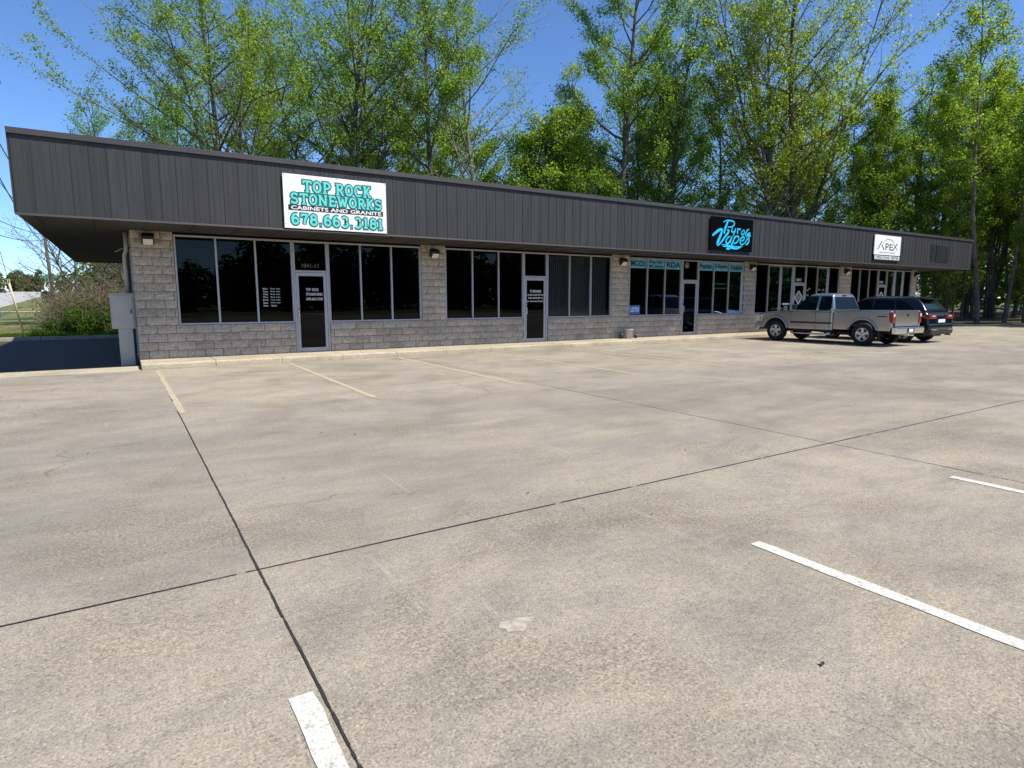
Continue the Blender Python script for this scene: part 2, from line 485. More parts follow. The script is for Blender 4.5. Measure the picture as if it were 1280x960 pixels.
M['leaf_hazy'] = leaf_mat('hazy_leaf', (0.07,0.095,0.045), (0.11,0.14,0.065), (0.16,0.19,0.09))  # far ridge leaves, paled so that distance haze sits in the colour
M['leaf_bush'] = leaf_mat('bush_leaf', (0.03,0.07,0.012), (0.06,0.12,0.02), (0.12,0.19,0.035))
M['leaf_dry'] = leaf_mat('dry_leaf', (0.10,0.08,0.045), (0.165,0.135,0.08), (0.25,0.21,0.13), 0.25)

def grass_mat():
    m, nt, b, out = new_mat('grass_ground')
    P = coords(nt)
    c = ramp(nt, noise(nt, P, 0.25, 5, 0.6), [(0.35,(0.085,0.115,0.025)),(0.5,(0.15,0.165,0.04)),(0.65,(0.24,0.20,0.08))]).outputs[0]
    k = ramp(nt, noise(nt, P, 9, 5, 0.7), [(0.3,(0.6,0.6,0.6)),(0.7,(1.3,1.3,1.2))]).outputs[0]
    c = mixc(nt, c, k, 1.0, 'MULTIPLY')
    nt.links.new(c, b.inputs['Base Color']); b.inputs['Roughness'].default_value = 0.95
    bump(nt, b, noise(nt, P, 14, 4), 0.8, 0.08)
    return m
M['grass'] = grass_mat()

# ------------------------------------------------------------------ terrain
def ground_h(x, y):
    """lot level near the building, dip behind the drive, then a gentle rise to the highway"""
    h = -0.12
    if y > 36:
        t = min(1.0, (y-36)/22.0); h = -0.12 - 0.35*math.sin(t*math.pi) if t < 1 else -0.12
    if y > 62: h = -0.12 + 0.0155*max(0.0, y-62) * min(1.0, (y-62)/40.0)
    if x > 42: h += 0.0
    return min(h, 9.0)

xs = sorted(set([-700,-400,-250,-160,-100,-70]+list(np.arange(-50,60.1,4))+[75,100,140,200,300,450,700]))
ys = sorted(set([-400,-250,-150,-100,-60,-40,-20,0,10,20,28]+list(np.arange(30,130.1,4))+[140,155,175,200,230,270,320,400,520,700,900]))
gm = MB()
vs = [(x, y, ground_h(x,y)) for y in ys for x in xs]
nx = len(xs)
fs = [(j*nx+i, j*nx+i+1, (j+1)*nx+i+1, (j+1)*nx+i) for j in range(len(ys)-1) for i in range(nx-1)]
gm.add(vs, fs, True)
tag(gm.build('ground', M['grass']), kind='structure')

def strip(name, mat, left, right, ys_, dz, kind='structure'):
    b = MB(); vs=[]
    for y in ys_:
        for x in (left(y), right(y)):
            vs.append((x, y, ground_h(x,y)+dz))
    b.add(vs, [(2*i,2*i+1,2*i+3,2*i+2) for i in range(len(ys_)-1)], True)
    o = b.build(name, mat)
    if kind: tag(o, kind=kind)
    return o
road_y = [40,50,58]+list(np.arange(62,130.1,4))+[140,155,175,200,230,270,320,400,520,700]
strip('road', M['road'], lambda y: -42-0.05*(y-95), lambda y: -12.6-0.05*(y-95), road_y, 0.05)
pm = strip('road_marking', M['yellow_line'], lambda y: -27.4-0.05*(y-95), lambda y: -27.1-0.05*(y-95), road_y, 0.056)
strip('path', M['path'], lambda y: -26, lambda y: -3.0, [86.5, 88.5], 0.06)
strip('road_entrance', M['road'], lambda y: -40, lambda y: -13.2, [44.0, 50.0, 54.0], 0.056)

# parking lot: a dark bed with concrete slabs on it, open joints between them
lot = MB().box(-42, 46, -28, 15.93, -0.30, -0.006).build('parking_lot', M['joint']); tag(lot, kind='structure')
JX = [-41.9, -35.0, -29.08, -23.15, -17.22, -11.29, -5.36, 0.57, 6.50, 12.43, 18.36, 24.29, 30.22, 36.15, 42.08, 45.9]
JY = [-27.9, -20.7, -8.5, 3.68, 15.92]
def slab(x0, x1, y0, y1, z0, z1, bev=0.008):
    b = MB()
    b.add([(x0,y0,z0),(x1,y0,z0),(x1,y1,z0),(x0,y1,z0),
           (x0,y0,z1-bev),(x1,y0,z1-bev),(x1,y1,z1-bev),(x0,y1,z1-bev),
           (x0+bev,y0+bev,z1),(x1-bev,y0+bev,z1),(x1-bev,y1-bev,z1),(x0+bev,y1-bev,z1)],
          [(0,3,2,1),(0,1,5,4),(1,2,6,5),(2,3,7,6),(3,0,4,7),(4,5,9,8),(5,6,10,9),(6,7,11,10),(7,4,8,11),(8,9,10,11)])
    return b
for i in range(len(JX)-1):
    for j in range(len(JY)-1):
        gx0 = 0.004
        gx1 = 0.004
        slab(JX[i]+gx0, JX[i+1]-gx1, JY[j]+0.005, JY[j+1]-0.005, -0.16, 0.0, 0.003).build('concrete_slab', M['lot'], lot)

M['sealant'] = simple('joint_sealant', (0.030,0.027,0.023), 0.85, var=0.5, scale=30)
def sealant(p, q, w, step=0.035):
    b = MB(); p = Vector(p); q = Vector(q); d = (q-p); n = int(d.length/step); d.normalize(); nr = Vector((-d.y,d.x,0))
    L=[]; run = 0; vs=[]; fs=[]; wob = 0.0
    for k in range(n+1):
        wob = wob*0.9+rng.gauss(0,w*0.07)
        c = p.lerp(q,k/n)+nr*wob; ww = max(0.0015, w*rng.uniform(0.75,1.15)/2)
        vs += [c-nr*ww, c+nr*ww]
        if k and rng.random() > 0.05: fs.append((2*k-2,2*k-1,2*k+1,2*k))
    b.add([(v.x,v.y,0.0035) for v in vs], fs)
    return b.build('joint_sealant', M['sealant'], lot)
sealant((0.57,-3,0),(0.57,15.9,0),0.0125)
for x in (-5.36,6.50,12.43,18.36,24.29): sealant((x,-6,0),(x,15.9,0),0.010,0.06)
sealant((-12,3.68,0),(30,3.68,0),0.009,0.05)
# painted stall lines (sheets 4 mm above the slabs)
def line_sheet(name, mat, x, w, y0, y1, rag=0.006, skew=0.0):
    b = MB(); n = max(6, int((y1-y0)/0.12)); vs=[]
    for k in range(n+1):
        y = y0+(y1-y0)*k/n; xx = x + skew*(y-y0)
        vs += [(xx-w/2+rng.uniform(-rag,rag), y, 0.004), (xx+w/2+rng.uniform(-rag,rag), y, 0.004)]
    b.add(vs, [(2*i,2*i+1,2*i+3,2*i+2) for i in range(n)])
    return b.build(name, mat, lot)
for x in (-2.39, 0.495, 3.385, 6.17, 9.05, 11.95, 14.85):
    line_sheet('white_stall_line', M['white_line'], x, 0.098, -2.6, 2.36, skew=0.0)
for x in (0.615, 3.36, 6.20, 9.15, 12.05, 14.95, 17.85, 20.75, 23.65, 26.55, 29.45):
    line_sheet('yellow_stall_line', M['yellow_line'], x, 0.10 if x > 1 else 0.085, 9.45 if x > 1 else 9.56, 15.72, 0.012, skew=0.012 if x > 1 else -0.006)

# mortar patch on the slab
b = MB(); n = 26; vs=[(1.52,2.35,0.006)]
for k in range(n):
    t = 2*math.pi*k/n; r = 1+0.18*math.sin(3*t+1)+0.10*math.sin(7*t)+rng.uniform(-0.06,0.06)
    vs.append((1.52+0.09*r*math.cos(t), 2.35+0.055*r*math.sin(t), 0.0025))
b.add(vs, [(0,k+1,(k+1)%n+1) for k in range(n)], True)
b.build('mortar_patch', M['patch'], lot)

# dead leaves / specks of litter lying on the lot
lf = MB(); SW0 = 0.14
for (x,y) in [(2.7,4.0),(4.9,4.3),(6.0,4.6),(-1.4,4.9),(1.9,7.2),(2.2,6.9),(9.3,4.9),(3.2,3.1),(2.46,1.35),(-0.4,7.5),(7.4,8.6),(12.5,6.5),(5.2,10.2),(-3.2,9.1),(14.0,9.4),(1.1,5.5)]:
    a = rng.uniform(0,6.3); s = rng.uniform(0.012,0.022)
    u = Vector((math.cos(a),math.sin(a),0))*s; w = Vector((-math.sin(a),math.cos(a),0))*s*0.55
    c = Vector((x,y,0.012))
    lf.add([c-u+Vector((0,0,-.006)), c+w+Vector((0,0,.004)), c+u, c-w+Vector((0,0,.003))], [(0,1,2,3)])
for k in range(170):
    c = Vector((rng.uniform(0.5,37), 15.93-abs(rng.gauss(0,0.05)), 0.010)) if k < 110 else Vector((rng.uniform(0.5,37), 16.98-abs(rng.gauss(0,0.04)), SW0+0.012))
    a = rng.uniform(0,6.3); sz = rng.uniform(0.012,0.03); u = Vector((math.cos(a),math.sin(a),0))*sz; w = Vector((-math.sin(a),math.cos(a),0))*sz*0.6
    lf.add([c-u, c+w+Vector((0,0,.006)), c+u, c-w+Vector((0,0,.004))], [(0,1,2,3)])
o = lf.build('leaf_litter', M['dead_leaf']); tag(o, 'few dark dead leaves scattered on the concrete lot', 'leaf litter', kind='stuff')

# drive along the end of the building (asphalt), far kerb, forest-floor margin on the far side of the lot
o = MB().box(-30, 0.27, 16.97, 29.9, -0.30, -0.012).build('asphalt_drive', M['asphalt']); tag(o, kind='structure')
b = MB()
for k in range(10):
    x1 = 0.25-3.0*k
    b.box(x1-2.985, x1, 29.92, 30.10, -0.25, 0.13)
o = b.build('drive_kerb', M['curb'], bevel=0.025); tag(o, kind='structure')
o = slab(-42, 0.268, 15.94, 16.95, -0.25, 0.004).build('drive_apron', M['walk']); tag(o, kind='structure')
o = MB().box(-70, -42.02, -28, 60, -0.30, -0.03).build('pavement_side', M['asphalt']); tag(o, kind='structure')
ff = MB(); fx = np.arange(46.05, 130, 3.0); fy = np.arange(-40, 90, 3.0)
vs = [(x, y, -0.03 + 0.35*min(1,(x-46)/25) + 0.10*math.sin(x*0.9)*math.cos(y*0.7)) for y in fy for x in fx]
k = len(fx); ff.add(vs, [(j*k+i, j*k+i+1, (j+1)*k+i+1, (j+1)*k+i) for j in range(len(fy)-1) for i in range(k-1)], True)
o = ff.build('forest_floor', M['forest_floor']); tag(o, kind='structure')
o = MB().box(38.2, 46, 15.95, 34.0, -0.30, -0.004).build('side_pavement', M['lot']); tag(o, kind='structure')
ff = MB(); fx = np.arange(-14, 46.1, 3.0); fy = np.arange(36, 100, 3.0)
vs = [(x, y, ground_h(x,y)+0.03+0.05*math.sin(x*1.3)*math.cos(y)) for y in fy for x in fx if True]
k = len(fx); ff.add(vs, [(j*k+i, j*k+i+1, (j+1)*k+i+1, (j+1)*k+i) for j in range(len(fy)-1) for i in range(k-1) if fx[i] > 0.5], True)
o = ff.build('woodland_floor', M['forest_floor']); tag(o, kind='structure')

# sidewalk: slabs with a rounded kerb edge
SW = 0.14
walk = MB().box(0.30, 37.9, 15.99, 17.02, -0.2, SW-0.02).build('sidewalk', M['joint']); tag(walk, kind='structure')
x = 0.285; w_i = 0
while x < 37.8:
    w = 1.52; x1 = min(x+w, 37.9)
    prof = [(15.945,-0.05),(15.94,SW-0.05)]+[(15.94+0.04*(1-math.cos(t)), SW-0.04+0.04*math.sin(t)) for t in np.linspace(0.1,math.pi/2,5)]+[(17.03,SW+0.004),(17.03,-0.05)]
    MB().prism(prof, 'x', x+0.006, x1-0.006).build('sidewalk_slab', M['walk'], walk)
    x = x1

# ------------------------------------------------------------------ building
WY = 17.0; SOF = 3.18; X0, X1, YB = 0.29, 37.65, 31.4
UN = [(1.17,7.62),(8.42,15.13),(16.00,22.60),(23.42,29.97),(30.97,37.13)]
SILL = SW+4*0.2027; HEAD = 3.125; DTOP = 2.30
bld = empty('strip_mall_building', (0,0,0))
tag(bld, 'long single-storey block shop building with deep dark metal fascia', 'building')

units = []
for (a, c) in UN:
    p = (c-a)/7.0
    units.append(dict(a=a, c=c, p=p, d0=a+3*p, d1=a+4*p))

# spans of the front wall that are block, per course
def spans(z0, z1):
    op = []
    zc = (z0+z1)/2
    for u in units:
        if zc < SILL: op.append((u['d0']-0.005, u['d1']+0.005))
        else: op.append((u['a']-0.005, u['c']+0.005))
    s = []; x = X0
    for a, c in op:
        s.append((x, a)); x = c
    s.append((x, X1)); return s

wall = MB()
for a, c in spans(2.0, 2.2): wall.box(a+0.006, c-0.006, WY+0.030, WY+0.20, SW-0.1, SOF)
for u in units:
    wall.box(u['a']-0.02, u['d0']-0.006, WY+0.032, WY+0.20, SW-0.1, SILL-0.006)
    wall.box(u['d1']+0.006, u['c']+0.02, WY+0.032, WY+0.20, SW-0.1, SILL-0.006)
wall = wall.build('front_wall', M['mortar'], bld)

# concrete blocks, laid in running bond
block_rects = []
CH = 0.2027; BL = 0.4064; MJ = 0.011
for k in range(15):
    z0 = SW + 0.004 + k*CH; z1 = z0+CH-MJ
    if k == 14: z1 = min(z1, SOF-0.006)
    off = 0.0 if k % 2 else BL/2
    for a, c in spans(z0, z1):
        x = X0 - off
        while x < c:
            p, q = max(x, a), min(x+BL, c)
            if q-p > 0.05: block_rects.append((p+MJ/2, q-MJ/2, z0, z1))
            x += BL
def block_geo(mb, x0, x1, z0, z1, seed):
    r = random.Random(seed)
    nx_, nz_ = 4, 3; vs=[]
    for j in range(nz_+1):
        for i in range(nx_+1):
            ed = i in (0,nx_) or j in (0,nz_)
            d = 0.0 if ed else r.uniform(0.006,0.022)
            vs.append((x0+(x1-x0)*i/nx_, WY+0.012-d+(r.uniform(0,0.006) if ed else 0), z0+(z1-z0)*j/nz_))
    fs=[(j*(nx_+1)+i, j*(nx_+1)+i+1, (j+1)*(nx_+1)+i+1, (j+1)*(nx_+1)+i) for j in range(nz_) for i in range(nx_)]
    o=len(vs)
    vs += [(x0,WY+0.045,z0),(x1,WY+0.045,z0),(x1,WY+0.045,z1),(x0,WY+0.045,z1)]
    q=nx_+1
    fs += [tuple(range(0,q))[::-1]+(o,o+1), tuple(range(nz_*q,nz_*q+q))+(o+2,o+3),
           tuple(j*q for j in range(nz_+1))+(o+3,o), tuple(j*q+nx_ for j in range(nz_,-1,-1))+(o+1,o+2)]
    mb.add(vs, fs)
block_rects.sort(key=lambda t: (t[0]+t[1])/2)
for i, rct in enumerate(block_rects[:296]):
    mb = MB(); block_geo(mb, *rct, i); mb.build('concrete_block', M['block'], wall)
mb = MB()
for i, rct in enumerate(block_rects[296:]): block_geo(mb, *rct, 1000+i)
tag(mb.build('concrete_blocks', M['block'], wall), kind='stuff')

# side / back walls, roof, floor, partitions
sw_ = MB()
for k in range(15):
    z0 = SW-0.13+k*CH if k == 0 else SW+0.004+k*CH
    z1 = SW+0.004+(k+1)*CH-MJ
    off = BL/2 if k % 2 == 0 else 0.0
    y = WY+0.05-off
    while y < YB:
        p, q = max(y, WY+0.05), min(y+BL, YB)
        if q-p > 0.05: sw_.box(X0, X0+0.05, p+MJ/2, q-MJ/2, z0, min(z1, SOF-0.006))
        y += BL
tag(sw_.build('side_blocks', M['block'], bld), kind='stuff')
MB().box(X0+0.012, X0+0.20, WY+0.21, YB, -0.1, SOF).build('side_wall', M['mortar'], bld)
MB().box(X1-0.2, X1, WY+0.21, YB, -0.1, SOF).build('side_wall', M['block'], bld)
MB().box(X0+0.21, X1-0.21, YB-0.2, YB, -0.1, SOF).build('back_wall', M['block'], bld)
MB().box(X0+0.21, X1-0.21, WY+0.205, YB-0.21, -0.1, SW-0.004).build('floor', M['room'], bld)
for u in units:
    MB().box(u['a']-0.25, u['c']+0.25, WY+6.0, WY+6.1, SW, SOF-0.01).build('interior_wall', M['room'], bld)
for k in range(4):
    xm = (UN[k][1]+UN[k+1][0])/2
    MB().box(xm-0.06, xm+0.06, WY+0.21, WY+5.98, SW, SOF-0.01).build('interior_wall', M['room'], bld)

# soffit, fascia
FX0, FX1, FY = -1.57, 39.45, 15.17
FZ0, FZ1 = 3.19, 4.79
FYB = 33.2
sof = MB().box(FX0+0.03, FX1-0.03, FY+0.03, FYB-0.03, SOF, SOF+0.06).build('soffit', M['soffit'], bld)
b = MB()
k = 0; x = FX0+0.3
while x < FX1-0.1:      # soffit panel seams: thin standing strips
    b.box(x-0.008, x+0.008, FY+0.06, WY-0.005, SOF-0.010, SOF-0.0005); x += 0.92
b.build('soffit_seams', M['dark_metal'], sof)['kind'] = 'stuff'
MB().box(FX0+0.04, FX1-0.04, FY+0.12, FYB-0.04, SOF+0.062, FZ1-0.03).build('roof', M['dark_metal'], bld)
fas = MB().box(FX0+0.035, FX1-0.035, FY+0.03, FY+0.1, FZ0+0.03, FZ1-0.06).build('fascia', M['fascia'], bld)
# panels: wide flat pan with a raised seam at one edge and two shallow stiffening creases
PW = 0.3048
def pan_profile(w):
    return [(0.0,0.0),(0.0,-0.011),(0.010,-0.011),(0.014,0.0),(w*0.33-0.010,0.0),(w*0.33,-0.004),(w*0.33+0.010,0.0),(w*0.66-0.010,0.0),(w*0.66,-0.004),(w*0.66+0.010,0.0),(w,0.0)]
def pan_mesh(name, w, mat):
    pr = pan_profile(w); b = MB(); n=len(pr)
    vs=[(u,v,0) for u,v in pr]+[(u,v,FZ1-FZ0-0.11) for u,v in pr]
    b.add(vs,[(i,i+1,n+i+1,n+i) for i in range(n-1)])
    return b.mesh(name, mat)
pm_ = pan_mesh('fascia_panel', PW-0.001, M['fascia'])
npan = int((FX1-FX0)/PW)
old = {}
for i in range(npan):
    xx = FX0+0.02+i*PW
    obj_from('fascia_panel', pm_, fas, (xx, FY+0.027+rng.uniform(-0.0015,0.0015), FZ0+0.03))
# side fascias
for sgn, xx in ((-1, FX0), (1, FX1)):
    b = MB()
    y = FY+0.03
    while y < FYB-0.05:
        y1 = min(y+PW, FYB)
        b.box(xx if sgn<0 else xx-0.03, xx+0.03 if sgn<0 else xx, y+0.004, y1-0.004, FZ0+0.02, FZ1-0.05)
        b.box(xx-0.02 if sgn<0 else xx-0.002, xx+0.002 if sgn<0 else xx+0.02, y-0.008, y+0.008, FZ0+0.03, FZ1-0.06)
        y = y1
    b.build('side_fascia', M['fascia'], bld)
# coping lengths along the top, drip trim along the bottom
cop = MB().box(FX0-0.012, FX1+0.012, FY+0.03, FY+0.28, FZ1-0.05, FZ1-0.004).build('coping', M['coping'], bld)
x = FX0-0.02
while x < FX1:
    x1 = min(x+3.05, FX1+0.02)
    prof = [(FY-0.028,FZ1-0.115),(FY-0.020,FZ1-0.120),(FY-0.012,FZ1-0.02),(FY+0.30,FZ1-0.0),(FY+0.30,FZ1+0.008),(FY-0.022,FZ1-0.005)]
    MB().prism(prof, 'x', x+0.002, x1-0.002).build('coping_length', M['coping'], cop)
    x = x1
x = FX0-0.01
drip = MB().box(FX0, FX1, FY+0.032, FY+0.09, FZ0-0.006, FZ0+0.028).build('drip_trim', M['coping'], bld)
while x < FX1:
    x1 = min(x+3.05, FX1+0.01)
    prof = [(FY+0.030,FZ0+0.032),(FY-0.006,FZ0+0.030),(FY-0.014,FZ0-0.012),(FY-0.006,FZ0-0.014),(FY+0.030,FZ0-0.010)]
    MB().prism(prof, 'x', x+0.002, x1-0.002).build('trim_length', M['coping'], drip)
    x = x1
# painted-over plates where old signs hung
for (a, c, z0, z1) in ((34.8,35.25,3.50,4.32),(35.38,36.25,3.48,4.30),(36.36,36.72,3.46,4.28)):
    MB().box(a, c, FY+0.007, FY+0.013, z0, z1).build('old_sign_plate', M['fascia_old'], fas)

# lettering helpers -------------------------------------------------
def text_mesh(txt, size, mat, name='lettering', bold=0.0, align='LEFT', shear=0.0, space=1.0):
    cu = bpy.data.curves.new('txt', 'FONT'); cu.body = txt; cu.size = size
    cu.align_x = align; cu.offset = bold; cu.extrude = 0.0012; cu.shear = shear; cu.space_character = space
    cu.resolution_u = 3
    to = bpy.data.objects.new('txt', cu); COL.objects.link(to)
    dg = bpy.context.evaluated_depsgraph_get()
    me = bpy.data.meshes.new_from_object(to.evaluated_get(dg))
    bpy.data.objects.remove(to); bpy.data.curves.remove(cu)
    me.materials.clear(); me.materials.append(mat); me.name = name
    return me
def text_fit(txt, x0, x1, z0, z1, y, mat, parent, name='lettering', bold=0.0):
    """text filling the rectangle x0..x1, z0..z1 on a plane facing -Y"""
    me = text_mesh(txt, 1.0, mat, name, bold)
    n = len(me.vertices); co = np.empty(n*3); me.vertices.foreach_get('co', co); co = co.reshape(-1,3)
    mn, mx = co.min(0), co.max(0)
    out = np.empty_like(co)
    out[:,0] = x0+(co[:,0]-mn[0])/(mx[0]-mn[0])*(x1-x0)
    out[:,2] = z0+(co[:,1]-mn[1])/(mx[1]-mn[1])*(z1-z0)
    out[:,1] = y-co[:,2]
    me.vertices.foreach_set('co', out.ravel()); me.update()
    return obj_from(name, me, parent)

def stroke_mesh(mb, pts, w, y, widths=None, up=1):
    """flat ribbon with round ends in the XZ plane at depth y (thickness 1.5 mm)"""
    pts = [Vector((p[0],0,p[1])) for p in pts]
    L=[];Rr=[]
    for i,p in enumerate(pts):
        d = pts[min(i+1,len(pts)-1)]-pts[max(i-1,0)]; d.normalize()
        nrm = Vector((-d.z,0,d.x)); ww = (widths[i] if widths else w)/2
        L.append(p+nrm*ww); Rr.append(p-nrm*ww)
    out = L+Rr[::-1]
    n=len(out); k=len(pts)
    vs=[(q.x,y,q.z) for q in out]
    mb.add(vs, [(i,i+1,n-2-i,n-1-i) for i in range(k-1)])

def arc(cx, cz, rx, rz, a0, a1, n=12):
    return [(cx+rx*math.cos(R(a0+(a1-a0)*i/n)), cz+rz*math.sin(R(a0+(a1-a0)*i/n))) for i in range(n+1)]
# slab-serif capitals on a 0..1 box: strokes and serif bars
def glyph(ch):
    s=[]; g=[]   # strokes, serif strokes
    if ch=='T': s=[[(0.5,0),(0.5,1)],[(0.05,0.93),(0.95,0.93)]]; g=[[(0.28,0.04),(0.72,0.04)],[(0.08,0.72),(0.08,0.97)],[(0.92,0.72),(0.92,0.97)]]
    elif ch in 'O0': s=[arc(0.5,0.5,0.38,0.43,0,360,20)]
    elif ch=='P': s=[[(0.26,0),(0.26,1)],[(0.26,0.93)]+arc(0.55,0.69,0.28,0.24,90,-90)+[(0.26,0.45)]]; g=[[(0.05,0.04),(0.5,0.04)],[(0.05,0.95),(0.3,0.95)]]
    elif ch=='R': s=[[(0.24,0),(0.24,1)],[(0.24,0.93)]+arc(0.52,0.71,0.27,0.22,90,-90)+[(0.24,0.49)],[(0.5,0.49),(0.82,0.05)]]; g=[[(0.04,0.04),(0.44,0.04)],[(0.04,0.95),(0.3,0.95)],[(0.70,0.04),(0.97,0.04)]]
    elif ch=='C': s=[arc(0.53,0.5,0.38,0.43,50,310,18)]; g=[[(0.82,0.70),(0.82,0.97)],[(0.82,0.06),(0.82,0.22)]]
    elif ch=='K': s=[[(0.24,0),(0.24,1)],[(0.26,0.42),(0.80,0.95)],[(0.42,0.56),(0.84,0.05)]]; g=[[(0.04,0.04),(0.44,0.04)],[(0.04,0.96),(0.44,0.96)],[(0.64,0.96),(0.96,0.96)],[(0.68,0.04),(0.98,0.04)]]
    elif ch=='S': s=[arc(0.5,0.72,0.31,0.22,35,270,12)+arc(0.5,0.28,0.33,0.22,90,-145,12)]; g=[[(0.80,0.74),(0.80,0.98)],[(0.18,0.02),(0.18,0.26)]]
    elif ch=='N': s=[[(0.20,0),(0.20,1)],[(0.22,0.95),(0.80,0.05)],[(0.82,0),(0.82,1)]]; g=[[(0.03,0.04),(0.38,0.04)],[(0.03,0.96),(0.28,0.96)],[(0.65,0.96),(0.98,0.96)]]
    elif ch=='E': s=[[(0.26,0),(0.26,1)],[(0.08,0.93),(0.86,0.93)],[(0.26,0.5),(0.64,0.5)],[(0.08,0.07),(0.88,0.07)]]; g=[[(0.84,0.72),(0.84,0.97)],[(0.86,0.03),(0.86,0.30)],[(0.64,0.38),(0.64,0.62)]]
    elif ch=='W': s=[[(0.12,0.97),(0.31,0.05)],[(0.31,0.05),(0.5,0.80)],[(0.5,0.80),(0.69,0.05)],[(0.69,0.05),(0.88,0.97)]]; g=[[(-0.04,0.96),(0.30,0.96)],[(0.70,0.96),(1.04,0.96)]]
    elif ch=='6': s=[arc(0.5,0.31,0.33,0.27,0,360,16),[(0.76,0.90)]+arc(0.60,0.50,0.44,0.44,85,195,10)]
    elif ch=='7': s=[[(0.10,0.92),(0.88,0.92)],[(0.86,0.92),(0.58,0.5),(0.46,0.03)]]; g=[[(0.14,0.72),(0.14,0.97)]]
    elif ch=='8': s=[arc(0.5,0.72,0.28,0.22,0,360,16),arc(0.5,0.28,0.34,0.25,0,360,16)]
    elif ch=='3': s=[arc(0.46,0.73,0.30,0.21,150,-90,12)+arc(0.46,0.28,0.36,0.25,90,-150,12)]
    elif ch=='1': s=[[(0.52,0),(0.52,0.98)],[(0.52,0.95),(0.24,0.80)]]; g=[[(0.20,0.04),(0.84,0.04)]]
    elif ch=='.': s=[[(0.42,0.06),(0.58,0.06)]]
    return s, g
def slab_text(txt, x0, x1, z0, z1, y, mat, parent, sw, extra, dy):
    wid = {' ':0.55,'.':0.55,'W':1.35,'N':1.12,'1':0.8}
    tot = sum(wid.get(c,1.0) for c in txt); u = (x1-x0)/tot; h = z1-z0
    mb = MB(); x = x0; q = 0
    for c in txt:
        w = wid.get(c,1.0)*u
        s, g = glyph(c)
        pw = w*0.90
        for k, st in enumerate(s+g):
            ww = (sw if k < len(s) else sw*0.72) + extra
            if c == '.': ww = sw*1.25+extra
            P2 = [(x+w*0.05+p[0]*pw, z0+p[1]*h) for p in st]
            # stretch ends a little for the outline pass
            if extra and len(P2) == 2:
                a, b_ = Vector(P2[0]), Vector(P2[1]); d = (b_-a).normalized()*extra*0.5
                P2 = [tuple(a-d), tuple(b_+d)]
            stroke_mesh(mb, P2, ww, y-0.00025*q); q = (q+1) % 24
        x += w
    return mb.build('lettering', mat, parent)

# ------------------------------------------------------------------ storefronts
FRW = 0.055
def frame_ring(mb, x0, x1, z0, z1, y0, y1, w):
    mb.box(x0, x1, y0, y1, z0, z0+w); mb.box(x0, x1, y0, y1, z1-w, z1)
    mb.box(x0, x0+w, y0+0.001, y1-0.001, z0+w, z1-w); mb.box(x1-w, x1, y0+0.001, y1-0.001, z0+w, z1-w)
pane_i = 0
def window(x0, x1, z0, z1, npane):
    fm = MB(); frame_ring(fm, x0, x1, z0, z1, WY+0.035, WY+0.14, 0.045)
    w = fm.build('window', M['alu'], bld, bevel=0.004, seg=1)
    p = (x1-x0)/npane
    for k in range(1, npane):
        MB().box(x0+k*p-0.022, x0+k*p+0.022, WY+0.037, WY+0.138, z0+0.045, z1-0.045).build('mullion', M['alu'], w)
    for k in range(npane):
        a = x0+k*p+(0.045 if k == 0 else 0.022); c = x0+(k+1)*p-(0.045 if k == npane-1 else 0.022)
        t = rng.uniform(-0.0015,0.0015); t2 = rng.uniform(-0.0015,0.0015)
        MB().add([(a,WY+0.09+t,z0+0.045),(c,WY+0.09-t,z0+0.045),(c,WY+0.09-t+t2,z1-0.045),(a,WY+0.09+t+t2,z1-0.045)],[(0,1,2,3)]).build('pane', M['glass'], w)
    return w
wins=[]
